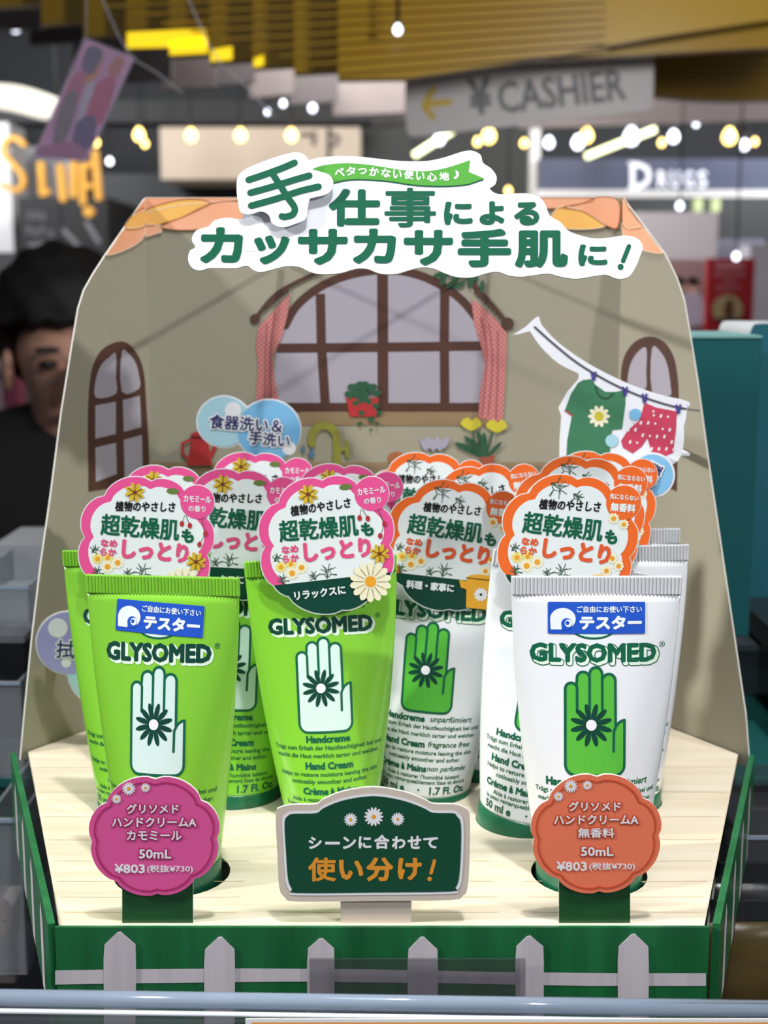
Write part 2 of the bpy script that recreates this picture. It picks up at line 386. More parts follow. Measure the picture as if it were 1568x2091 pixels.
# roof tiles: cut pieces on flap / back wall
def tiles(plane, parts, name='roof_tile'):
    for k, (pts, ci) in enumerate(parts):
        def tm(x, y, h=0, p=plane, k=k): return p(x, y, h + 0.0005 + 0.00003 * k)
        P(card(name, pts, tm, 0.0003, M_tile[ci], None, M_tileline))
        P(Art(tm, up=False, h0=0.00003).line(pts, 1.6, M_tilebrown if k % 2 else M_tileline, 1, closed=True).build('tile_outline'))
tiles(flapL, [(smooth_loop([(216, 521), (228, 503), (252, 468), (282, 464), (300, 456), (ct[0] , 452), (ct[0], 470), (285, 492), (250, 512)], 4), 2),
              (smooth_loop([(253, 466), (268, 440), (ct[0], 425), (ct[0], 458), (280, 468)], 4), 1),
              ([(268, 440), (ct[0], 404), (ct[0], 428)], 0)])
tiles(backP, [([(298, 404), (520, 404), (440, 412), (370, 418), (298, 434)], 0),
              (smooth_loop([(298, 430), (350, 412), (400, 407), (430, 416), (400, 432), (360, 448), (298, 462)], 4), 1),
              ([(298, 458), (330, 460), (330, 474), (298, 484)], 2),
              (smooth_loop([(330, 462), (380, 440), (430, 416), (490, 412), (520, 440), (490, 458), (440, 466), (380, 470), (345, 468)], 4), 2),
              (smooth_loop([(500, 404), (620, 404), (700, 430), (640, 462), (560, 466), (510, 440)], 4), 0),
              (smooth_loop([(640, 404), (800, 404), (860, 440), (780, 466), (700, 460)], 4), 1),
              (smooth_loop([(820, 404), (980, 404), (1020, 440), (940, 466), (860, 450)], 4), 2),
              ([(985, 404), (1215, 404), (1208, 412), (1190, 416), (1150, 425), (1060, 428), (1000, 436)], 2),
              (smooth_loop([(1126, 440), (1144, 422), (1180, 428), (1225, 452), (1234, 462), (1200, 468), (1150, 466), (1130, 452)], 4), 1),
              (smooth_loop([(1148, 424), (1190, 415), (1222, 402), (1262, 410), (1262, 462), (1240, 462), (1190, 432)], 4), 2)])
tiles(flapR, [([(ct2[0], 404), (1276, 404), (1288, 424), (ct2[0], 408)], 0),
              (smooth_loop([(ct2[0], 404), (1285, 425), (1302, 448), (1314, 464), (1285, 468), (ct2[0], 455)], 4), 2),
              (smooth_loop([(ct2[0], 455), (1285, 467), (1314, 464), (1340, 498), (1355, 517), (1320, 512), (1280, 494), (ct2[0], 470)], 4), 2)])
flap('back_panel', backP, [cb, cb2, (ct2[0], 403), (ct[0], 403)])
# ---------------- printed room on the panels
wa = Art(backP, up=False)
# big arched window: panes then bars
arch = [(560, 838), (560, 760), (566, 700), (585, 650), (625, 600), (690, 562), (760, 548), (800, 546), (860, 556), (930, 588), (975, 630), (995, 680), (1000, 740), (1000, 838)]
wa.fill(arch, M_pane, 1)
wa.line(smooth_loop([(582, 665), (605, 625), (650, 588), (710, 562), (784, 551), (850, 560), (905, 585), (945, 615), (975, 652)], 4, False), 17, M_brown, 2)
for L_ in ([(654, 600), (656, 700), (664, 825)], [(781, 560), (782, 830)], [(908, 592), (907, 700), (908, 826)], [(565, 711), (780, 709), (1000, 706)], [(560, 832), (1000, 832)]):
    wa.line(L_, 19 if L_[0][0] != 781 else 22, M_brown, 2, caps=False)
wa.fill([(612, 841), (1000, 841), (1000, 857), (612, 857)], M_sill, 2); wa.fill([(600, 857), (1005, 857), (1012, 870), (598, 868)], mat('tan_ledge_print', (150, 124, 90), 0.6, 0.2, 40), 2)  # sill and its lower ledge, two printed tans
# counter
wa.fill([(306, 948), (1262, 948), (1262, 1640), (306, 1640)], mat('counter_front_print', (134, 116, 90), 0.6, 0.15, 30), 1)
wa.fill([(306, 944), (1262, 944), (1262, 952), (306, 952)], M_sill, 2)
P(wa.build('window_print'))
cu = Art(backP, up=False, h0=0.0003)
M_ging = mat('pink_gingham_print', (206, 132, 128), 0.6, 0.3, 700, c2=(172, 96, 98))
nt = M_ging.node_tree; ck = nt.nodes.new('ShaderNodeTexChecker'); ck.inputs['Scale'].default_value = 900
ck.inputs['Color1'].default_value = lin((206, 136, 130)); ck.inputs['Color2'].default_value = lin((178, 100, 102))
nt.links.new(nt.nodes['Texture Coordinate'].outputs['Object'], ck.inputs['Vector']); nt.links.new(ck.outputs[0], nt.nodes['Principled BSDF'].inputs['Base Color'])
M_gfold = mat('curtain_fold_print', (160, 84, 90), 0.6, 0.2, 200)
cl = [(528, 668), (540, 655), (570, 622), (592, 600), (588, 640), (575, 690), (556, 730), (562, 780), (570, 822), (545, 826), (522, 828), (524, 780), (527, 750), (522, 700)]
cr = [(962, 612), (975, 618), (1010, 650), (1034, 678), (1034, 730), (1030, 800), (1026, 862), (1000, 858), (976, 852), (980, 800), (990, 745), (980, 700), (968, 660)]
CQ = ([(545, 660), (542, 730), (540, 820)], [(562, 640), (552, 720), (554, 820)], [(998, 660), (1005, 740), (996, 850)], [(1016, 675), (1016, 760), (1012, 855)], [(982, 650), (994, 720), (984, 850)])
for cc_, qs in ((cl, CQ[:2]), (cr, CQ[2:])):
    cu = Art(backP, up=False, h0=0.0003); cu.fill(cc_, M_ging, 1)
    for q in qs: cu.line(smooth_loop(q, 4, False), 2.5, M_gfold, 2)
    P(cu.build('curtain_print'))
rd = Art(backP, up=False, h0=0.0005)
M_rod = mat('dark_rod_print', (82, 56, 44), 0.6, 0.3, 300)
rd.line(smooth_loop([(522, 650), (560, 604), (610, 574), (680, 545), (760, 530), (850, 532), (930, 550), (985, 600), (1036, 660)], 5, False), 8, M_rod, 1)
rd.fill([ell(521, 651, 10), ell(1036, 661, 13)], M_rod, 1)
for k in range(9): rd.fill(ell(535 + k * 6.5, 634 - k * 5.2, 3.4, 5, n=10), M_rod, 2); rd.fill(ell(972 + k * 7, 596 + k * 7, 4.4, 6, n=10), M_rod, 2)
for (x, y, a, l) in [(898, 560, 160, 14), (905, 571, 110, 14), (912, 556, 200, 12), (930, 565, 120, 16), (938, 582, 150, 15), (950, 560, 60, 14), (962, 575, 100, 15), (972, 565, 80, 12), (984, 585, 95, 13), (935, 552, 20, 12), (920, 580, 140, 13)]:
    rd.fill(ell(x, y, l, l * .38, n=10, rot=R(a)), M_leaf, 2)
P(rd.build('curtain_rod_print'))
pl = Art(backP, up=False, h0=0.0006)
pl.fill([(706, 812), (774, 812), (768, 850), (714, 850)], M_red, 1)
for (x, y, r_) in [(722, 790, 14), (740, 786, 16), (758, 790, 14), (714, 804, 12), (770, 802, 10), (738, 806, 18), (726, 822, 8), (752, 818, 9), (768, 828, 9), (738, 842, 8), (758, 856, 8), (774, 842, 7), (735, 864, 6), (770, 864, 5), (758, 877, 4)]:
    pl.fill([ell(x - r_ * .3, y, r_ * .6, r_ * .5, n=10), ell(x + r_ * .3, y, r_ * .6, r_ * .5, n=10), [(x - r_ * .8, y + r_ * .1), (x + r_ * .8, y + r_ * .1), (x, y + r_ * 1.1)]], M_leaf, 2)
P(pl.build('potted_ivy_print')); pl = Art(backP, up=False, h0=0.0006)
M_faucet = mat('olive_brass_print', (150, 148, 60), 0.5, 0.3, 200)
pl.line(smooth_loop([(637, 905), (637, 890), (648, 872), (668, 870), (684, 882), (688, 905), (687, 965)], 5, False), 16, M_faucet, 1)
pl.line([(695, 917), (708, 917)], 8, M_faucet, 1); pl.line([(708, 902), (709, 930)], 9, M_faucet, 1)
M_drop = mat('water_drop_print', (92, 120, 150), 0.4)
for (x, y, s_) in ((636, 928, 7), (619, 918, 5)): pl.fill([ell(x, y, s_, n=12), [(x - s_ * .9, y - 2), (x + s_ * .9, y - 2), (x + 2, y - s_ * 2.2)]], M_drop, 1)
P(pl.build('faucet_print')); pl = Art(backP, up=False, h0=0.0006)
pl.fill([(392, 890), (424, 890), (434, 950), (382, 950)], M_red, 1); pl.fill(ell(408, 888, 18, 7), M_red, 1); pl.line([(388, 898), (374, 905), (372, 925), (386, 938)], 6, M_red, 1); pl.line([(432, 930), (446, 895)], 8, M_red, 1)
pl.line([(390, 893), (426, 893)], 3, M_black, 2)
P(pl.build('kettle_print')); pl = Art(backP, up=False, h0=0.0006)
pl.fill([(982, 933), (1008, 933), (1004, 960), (986, 960)], M_pot, 1); pl.fill([(979, 930), (1010, 930), (1010, 938), (979, 938)], M_pot, 1)
for (x0, y0, x1, y1) in ((994, 932, 928, 904), (994, 932, 948, 890), (992, 932, 988, 882), (996, 932, 1024, 902), (994, 930, 975, 880)):
    L_ = hypot(x1 - x0, y1 - y0) / 2; pl.fill(ell((x0 + x1) / 2, (y0 + y1) / 2, L_, L_ * .2, n=14, rot=atan2(y1 - y0, x1 - x0)), M_leaf, 2)
pl.line([(966, 880), (972, 930)], 3, M_leaf, 1); pl.line([(1006, 882), (994, 925)], 3, M_leaf, 1)
M_tulip = mat('yellow_tulip_print', (212, 200, 62), 0.5, 0.2, 300)
for (x, y) in ((962, 864), (1014, 868)): pl.fill([ell(x - 10, y, 12, 9, n=12), ell(x + 9, y + 1, 12, 9, n=12), ell(x, y + 4, 14, 11, n=12), [(x - 18, y - 9), (x - 6, y - 12), (x + 2, y - 3)], [(x + 18, y - 8), (x + 8, y - 12), (x, y)]], M_tulip, 3)
P(pl.build('flowerpot_print')); pl = Art(backP, up=False, h0=0.0006)
M_garlic = mat('pale_garlic_print', (172, 168, 186), 0.5, 0.2, 300)
for k in range(6): pl.fill(ell(866 + k * 8.5, 908 - (k % 2) * 4, 6, 13, n=12, rot=R(-25 + k * 10)), M_garlic, 1 + k % 2)
P(pl.build('garlic_print')); pl = Art(backP, up=False, h0=0.0006)
pl.fill(ell(810, 936, 18, 14), mat('onion_print', (176, 106, 60), 0.5, 0.3, 200), 1)
P(pl.build('onion_print'))
# side windows printed on the flaps
def side_window(plane, outer, panes, name='window_print'):
    a = Art(plane, up=False); a.fill(outer, M_brown, 1)
    for p in panes: a.fill(p, M_pane, 2)
    P(a.build(name))
side_window(flapL, smooth_loop([(180, 1004), (180, 960), (179, 860), (182, 790), (190, 745), (208, 714), (238, 698), (262, 702), (283, 728), (294, 765), (298, 820), (303, 900), (305, 985)], 3, False),
            [smooth_loop([(195, 812), (195, 775), (206, 745), (222, 730), (236, 722), (236, 770), (236, 804)], 3),
             smooth_loop([(248, 718), (262, 722), (276, 740), (283, 765), (284, 793), (248, 800)], 3),
             [(194, 828), (236, 820), (236, 886), (194, 896)], [(250, 817), (285, 808), (288, 872), (252, 882)],
             [(194, 914), (236, 904), (238, 968), (195, 984)], [(252, 898), (289, 888), (291, 968), (254, 975)]])
side_window(flapR, smooth_loop([(1268, 800), (1268, 760), (1276, 725), (1296, 698), (1326, 687), (1356, 698), (1376, 730), (1384, 775), (1386, 815), (1384, 900), (1382, 1003)], 3, False) + [(1268, 960)],
            [smooth_loop([(1284, 790), (1286, 750), (1300, 722), (1320, 710), (1320, 760), (1318, 795)], 3),
             smooth_loop([(1332, 710), (1352, 722), (1364, 748), (1370, 790), (1368, 808), (1332, 800)], 3),
             [(1284, 815), (1320, 820), (1320, 930), (1284, 918)], [(1332, 822), (1368, 830), (1368, 985), (1332, 960)]])

# ---------------- headline sign, a cut card held in front of the roof
HPl = Plane((0, 0.452, ZT + 0.19), (0, -1, 0.30))
def hc(p): return [(x / 1.6 + 370, y / 1.6 + 290) for x, y in p]
HO = [(22, 385), (28, 355), (46, 343), (34, 318), (50, 288), (88, 276), (108, 256), (150, 247), (190, 252), (202, 242), (190, 215), (183, 160), (190, 115), (230, 88), (280, 68), (340, 48), (385, 42), (412, 58), (470, 48), (560, 46), (640, 54), (720, 62), (800, 62), (860, 50), (915, 32), (950, 28), (978, 42), (986, 68), (1012, 86), (1030, 112), (1026, 138), (1008, 152), (1035, 170), (1090, 168), (1130, 168), (1168, 178), (1190, 205), (1204, 240), (1240, 262), (1262, 288), (1300, 304), (1350, 315), (1400, 312), (1450, 305), (1490, 315), (1508, 342), (1498, 375), (1486, 405), (1462, 440), (1425, 447), (1390, 434), (1350, 438), (1290, 447), (1240, 440), (1200, 430), (1160, 434), (1110, 440), (1070, 436), (1035, 424), (1000, 428), (950, 442), (900, 441), (860, 428), (820, 412), (780, 410), (740, 420), (700, 431), (650, 430), (610, 415), (570, 414), (520, 428), (460, 432), (420, 424), (385, 408), (340, 406), (300, 416), (260, 425), (235, 418), (215, 404), (180, 412), (130, 412), (90, 412), (60, 420), (35, 410)]
hs_ = P(card('headline_sign', smooth_loop(hc(HO), 3), HPl, 0.0008, M_white))
ha = Art(HPl, up=False, h0=0.0001)
rb = smooth_loop(hc([(420, 92), (470, 76), (540, 70), (620, 76), (720, 92), (800, 96), (870, 84), (943, 60)]), 4, False) + hc([(938, 98), (990, 120), (940, 137)]) + smooth_loop(hc([(920, 140), (850, 144), (760, 140), (680, 128), (600, 122), (540, 124), (480, 138)]), 4, False)
ha.fill([(x, y + 2.2) for x, y in rb], M_dkgreen, 1); ha.fill(rb, M_banner, 2)
BT = [('ベ', 517, 100, 6), ('タ', 554, 96, 4), ('つ', 592, 96, 0), ('か', 630, 98, -2), ('な', 669, 102, -4), ('い', 706, 106, -4), ('使', 743, 108, -4), ('い', 781, 112, -4), ('心', 819, 115, 0), ('地', 859, 113, 4), ('♪', 899, 107, 8)]
for ch, x, y, r_ in BT:
    (px, py), = hc([(x, y)]); sz = 20 if ch not in 'つ♪い' else 18
    ha.text(ch, px, py, sz if ch != '♪' else 13, 18 if ch not in 'つ' else 13, M_petal2, 3, bold=0.7, rot=R(r_))
def HT(ch, x0, y0, x1, y1, bold=4.2, sh=0, art=None, lay=1):
    (a, b), (c, d) = hc([(x0, y0), (x1, y1)]); (art or ha).text(ch, (a + c) / 2, (b + d) / 2, c - a, d - b, M_dkgreen, lay, bold=bold, res=3, shear=sh)
HT('仕', 482, 153, 650, 276); HT('事', 664, 150, 832, 279, 1.9); HT('に', 858, 195, 952, 271, 3.2); HT('よ', 974, 194, 1056, 271, 3.2); HT('る', 1087, 196, 1170, 273, 3.2)
for ch, x0, x1, y0, y1 in (('カ', 62, 202, 279, 396), ('ッ', 238, 354, 305, 400), ('サ', 381, 544, 284, 402), ('カ', 561, 702, 283, 398), ('サ', 727, 888, 287, 404), ('手', 903, 1078, 284, 409), ('肌', 1090, 1263, 289, 411)): HT(ch, x0, y0, x1, y1)
HT('に', 1297, 335, 1392, 405, 3.0); 
(ex, ey), = hc([(1448, 360)]); ha.line([(ex + 9, ey - 12), (ex - 3, ey + 18)], 9, M_dkgreen, 1); ha.fill(ell(ex - 8, ey + 30, 6), M_dkgreen, 1)
ha.build('headline_lettering', hs_)
H2 = lambda x, y, h=0: HPl(x, y, h + 0.0022)
TO = [(196, 236), (188, 205), (183, 160), (190, 115), (230, 88), (280, 68), (340, 48), (385, 42), (412, 58), (422, 92), (452, 104), (486, 116), (498, 146), (480, 176), (428, 190), (420, 196), (414, 225), (408, 258), (370, 276), (330, 286), (298, 272), (288, 246), (262, 234), (224, 244)]
tc_ = card('raised_sign_piece', smooth_loop(hc(TO), 3), H2, 0.0007, M_white, hs_)
ta = Art(H2, up=False, h0=0.0001)
S_ = lambda pts: ta.line(hc(smooth_loop(pts, 4, False)), 13, M_dkgreen, 1)
S_([(222, 132), (270, 116), (330, 94), (372, 76)]); S_([(228, 174), (300, 154), (370, 132), (420, 118)]); S_([(230, 216), (310, 194), (390, 168), (450, 154)]); S_([(300, 112), (325, 150), (350, 190), (372, 222), (366, 244), (340, 252), (330, 250)])
ta.build('headline_lettering', hs_)
P(box('sign_support_strip', -0.046, -0.043, 0.455, 0.5955, ZT + 0.199, ZT + 0.2003, M_edge)); P(box('sign_support_strip', 0.044, 0.047, 0.455, 0.5955, ZT + 0.199, ZT + 0.2003, M_edge))

# ---------------- bubble cards
M_b1 = mat('pale_aqua_bubble_print', (150, 200, 220), 0.35, 0.3, 50, c2=(190, 222, 228)); M_b2 = mat('blue_bubble_print', (84, 160, 214), 0.35, 0.3, 50, c2=(150, 204, 236)); M_b3 = mat('violet_bubble_print', (148, 140, 204), 0.35, 0.3, 50, c2=(180, 176, 226))
def bubble_card(plane, outline, blobs, texts, hi=()):
    c = P(card('bubble_card', outline, plane, 0.0007, M_white)); a = Art(plane, up=False)
    for i, (x, y, rx, ry, m) in enumerate(blobs): a.fill(ell(x, y, rx, ry, n=40), M_b1 if m == 1 else M_b2 if m == 2 else M_b3, 1 + i)
    for (x, y, r_) in hi: a.fill(ell(x, y, r_), M_petal2 if r_ < 30 else M_b1, 3)
    for (t, x, y, w_, r_) in texts:
        a.text(t, x, y, w_ + 7, None, M_petal2, 5, bold=3.6, rot=r_); a.text(t, x, y, w_, None, M_navy, 6, bold=0.7, rot=r_)
    a.build('bubble_print', c); return c
P1 = YP(0.560); P2 = Plane(flapL.P + flapL.N * 0.02, flapL.N + Vector((0.1, 0, 0))); P3 = YP(0.50)
o1 = ell(463, 862, 61, 55, n=32); 
def merged(a, b):                                   # outline of two overlapping round shapes (polar hull walk)
    cx = (a[0] + b[0]) / 2; cy = (a[1] + b[1]) / 2; out = []
    for k in range(72):
        an = 2 * pi * k / 72; best = 0
        for (x, y, rx, ry) in (a, b):
            for s in range(1, 400):
                q = s * 0.6
                if ((cx + cos(an) * q - x) / rx) ** 2 + ((cy + sin(an) * q - y) / ry) ** 2 <= 1: best = max(best, q)
        out.append((cx + cos(an) * best, cy + sin(an) * best))
    return out
bubble_card(P1, merged((457, 861, 57, 54), (549, 879, 67, 65)), [(457, 861, 54, 51, 1), (549, 879, 64, 62, 2)], [('食器洗い＆', 502, 865, 148, R(-4)), ('手洗い', 550, 897, 84, R(-6))], [(476, 838, 17), (590, 915, 14)])
P(box('bubble_support', -0.040, -0.034, 0.5608, BY, ZT + 0.074, ZT + 0.078, M_edge))
bubble_card(Plane((-0.118, 0.535, 0), (0.25, -1, 0)), merged((141, 1313, 69, 66), (212, 1370, 76, 74)), [(208, 1366, 72, 72, 1), (141, 1313, 66, 63, 3)], [('拭き', 152, 1327, 74, R(-4)), ('掃除', 200, 1360, 74, R(-4))], [(118, 1282, 20), (120, 1285, 11), (135, 1353, 10)])
P(box('bubble_support', -0.139, -0.136, 0.5375, 0.5480, ZT + 0.0375, ZT + 0.0425, M_white))
# ---------------- clothesline card
P4 = Plane((0.10, 0.515, 0), (-0.25, -1, 0)); P4f = lambda x, y, h=0: P4(x, y, h)
CO = smooth_loop([(1046, 684), (1072, 668), (1098, 646), (1106, 664), (1140, 700), (1200, 742), (1270, 778), (1340, 804), (1405, 820), (1402, 836)], 3, False)[:-1] + [(1404, 824), (1400, 856)] + smooth_loop([(1396, 870), (1396, 905), (1388, 935), (1370, 950), (1345, 956), (1320, 950)], 3, False) + [(1280, 990), (1142, 990), (1142, 900), (1146, 850), (1140, 832), (1158, 800), (1180, 775), (1182, 768)] + smooth_loop([(1180, 762), (1140, 742), (1104, 708), (1082, 676)], 3, False) + [(1060, 682)]
cc = P(card('clothesline_card', CO, P4f, 0.0007, M_white)); ca = Art(P4f, up=False)
M_line = mat('grey_line_print', (88, 84, 98), 0.5); M_shirt = mat('green_shirt_print', (62, 128, 92), 0.6, 0.25, 120); M_short = mat('pink_shorts_print', (206, 66, 96), 0.5, 0.15, 90); M_peg = mat('indigo_peg_print', (66, 62, 140), 0.5)
ca.line(smooth_loop([(1092, 668), (1130, 702), (1180, 742), (1240, 778), (1300, 806), (1360, 826), (1400, 835)], 4, False), 4.5, M_line, 1)
ca.fill([(1190, 776), (1206, 774), (1216, 786), (1236, 800), (1258, 800), (1276, 796), (1277, 824), (1270, 876), (1250, 878), (1246, 900), (1244, 985), (1154, 985), (1158, 900), (1168, 848), (1154, 836), (1166, 804), (1180, 782)], M_shirt, 1)
ca.line(smooth_loop([(1216, 790), (1222, 806), (1238, 814), (1252, 804)], 4, False), 4, M_leaf, 2); ca.line([(1154, 838), (1168, 848)], 3, M_red, 2)
ca.daisy(1223, 850, 23, M_petal, M_tulip, 10, 2, 0.4, 0.42)
ca.fill([(1316, 822), (1340, 832), (1382, 840), (1380, 880), (1374, 925), (1356, 932), (1330, 922), (1322, 894), (1310, 912), (1292, 926), (1272, 914), (1268, 900), (1282, 878), (1306, 858)], M_short, 1)
for k in range(46):
    x = 1276 + (k * 37) % 100; y = 834 + (k * 53 + k // 7 * 11) % 92
    if x > 1316 + (858 - y) * 0.5 - (0 if y < 860 else 46) and x < 1380 - max(0, y - 880) * 0.1 and not (1306 < x < 1328 and y > 890): ca.fill(ell(x, y, 2.4, n=8), M_petal2, 2 + 0.01 * k)
for (x, y) in ((1212, 767), (1276, 798), (1316, 812), (1385, 834)):
    ca.line([(x - 4, y - 7), (x - 1, y + 9)], 4, M_peg, 4); ca.line([(x + 4, y - 7), (x + 1, y + 9)], 4, M_peg, 4)
ca.fill(ell(1297, 846, 12), M_b2, 3); ca.fill(ell(1249, 900, 13), M_b1, 3)
ca.build('laundry_print', cc)
P(box('clothesline_support', 0.112, 0.118, 0.5165, 0.5715, ZT + 0.1245, ZT + 0.1255, M_white))
bubble_card(Plane((0.10, 0.5125, 0), (-0.25, -1, 0)), ell(1332, 970, 46, 46, n=36), [(1332, 970, 42, 42, 2)], [('洗濯', 1328, 975, 62, R(62))])
# clothesline drawn on across the flap
fa = Art(flapR, up=False); fa.line([(1398, 834), (1428, 839)], 3, M_line, 1); P(fa.build('line_print'))

# ================================================================== the hand cream tubes
V0 = 0.014          # cap bottom lies this far under the tray surface
RC = 17.0
def ab(v):          # half width and half thickness (mm) at height v above the tray
    t = min(max((v - 5) / 86.0, 0), 1); b = 0.6 + (RC - 0.6) * (1 - t) ** 0.95
    lo, hi = RC * 0.9, 28.0
    for _ in range(24):
        a = (lo + hi) / 2; h = ((a - b) / (a + b)) ** 2
        p = pi * (a + b) * (1 + 3 * h / (10 + sqrt(4 - 3 * h)))
        if p > 2 * pi * RC: hi = a
        else: lo = a
    return a, b
LUT = {}
def tube_map(u, v, h=0.0):
    k = round(v)
    def row(k):
        if k not in LUT:
            a, b = ab(k); n = 90; tab = [(0.0, 0.0)]; s = 0
            for i in range(1, n + 1):
                q0 = pi / 2 * 1.3 * (i - 1) / n; q1 = pi / 2 * 1.3 * i / n
                s += hypot(a * (sin(q1) - sin(q0)), b * (cos(q1) - cos(q0))); tab.append((s, q1))
            LUT[k] = (a, b, tab)
        return LUT[k]
    def ev(k):
        a, b, tab = row(k); s = abs(u); lo, hi = 0, len(tab) - 1
        while hi - lo > 1:
            m = (lo + hi) // 2
            if tab[m][0] < s: lo = m
            else: hi = m
        q = tab[lo][1] + (tab[hi][1] - tab[lo][1]) * min(1, (s - tab[lo][0]) / max(1e-9, tab[hi][0] - tab[lo][0]))
        q = q if u >= 0 else -q
        n = Vector((sin(q) / a, -cos(q) / b, 0)).normalized()
        return Vector((a * sin(q), -b * cos(q), 0)) + n * (h * 1000)
    k0 = math.floor(v); t = v - k0; p = ev(k0).lerp(ev(k0 + 1), t)
    return Vector((p.x / 1000, p.y / 1000, v / 1000 + V0))
def tube_body(m, root):
    seg = 64; rows = [4.6, 5.2, 6, 8] + [8 + 83.0 * k / 26 for k in range(1, 27)]; V = []; F = []
    for v in rows:
        a, b = ab(v)
        if v < 5: a -= 1.2; b -= 1.2
        for k in range(seg):
            q = 2 * pi * k / seg; V.append((a * sin(q) / 1000, -b * cos(q) / 1000, v / 1000 + V0))
    for i in range(len(rows) - 1):
        for k in range(seg): k2 = (k + 1) % seg; F.append((i * seg + k, i * seg + k2, (i + 1) * seg + k2, (i + 1) * seg + k))
    F.append(tuple(range(seg))[::-1]); F.append(tuple((len(rows) - 1) * seg + k for k in range(seg)))
    o = meshobj('tube_body', V, F, m, root, smooth=True)
    return o
def crimp(m, root):
    a, b = ab(91); a += 0.15; n = 46; V = []; F = []
    for z in (90.2, 90.5, 95.7, 96.0):
        sh = 0.25 if z in (90.2, 96.0) else 0.0
        for side in (-1, 1):
            rng = range(2 * n + 1) if side < 0 else range(2 * n, -1, -1)
            for k in rng:
                x = -a + 2 * a * k / (2 * n); y = side * (1.05 - sh if k % 2 else 0.62 - sh)
                V.append((x / 1000, y / 1000, z / 1000 + V0))
    L = 2 * (2 * n + 1)
    for i in range(3):
        for k in range(L): k2 = (k + 1) % L; F.append((i * L + k, i * L + k2, (i + 1) * L + k2, (i + 1) * L + k))
    F.append(tuple(range(L))[::-1]); F.append(tuple(3 * L + k for k in range(L)))
    return meshobj('crimped_seal', V, F, m, root)
def make_cap(root):
    return lathe('screw_cap', [(0.0160, 0.0), (0.0172, 0.0008), (0.01725, V0 + 0.0046), (0.0169, V0 + 0.0052), (0.0150, V0 + 0.0053)], M_cap, root, 48)
def hand_outline():
    p = []
    def arc(cx, cy, r, a0, a1, n=8):
        for k in range(n + 1): a = R(a0 + (a1 - a0) * k / n); p.append((cx + r * cos(a), cy + r * sin(a)))
    arc(-6.3, 3, 3, 270, 180, 5)
    arc(-7.45, 26.0, 1.85, 180, 30)
    arc(-3.7, 29.2, 2.0, 190, 20)
    arc(0.25, 30.6, 1.95, 180, 10)
    arc(4.35, 28.5, 2.05, 160, 0)
    p += [(6.45, 14.6)]; p += [(7.2, 15.6), (8.2, 16.3), (9.3, 16.6)]
    arc(6.3, 3, 3, 0, -90, 5)
    return p
HO_ = hand_outline()
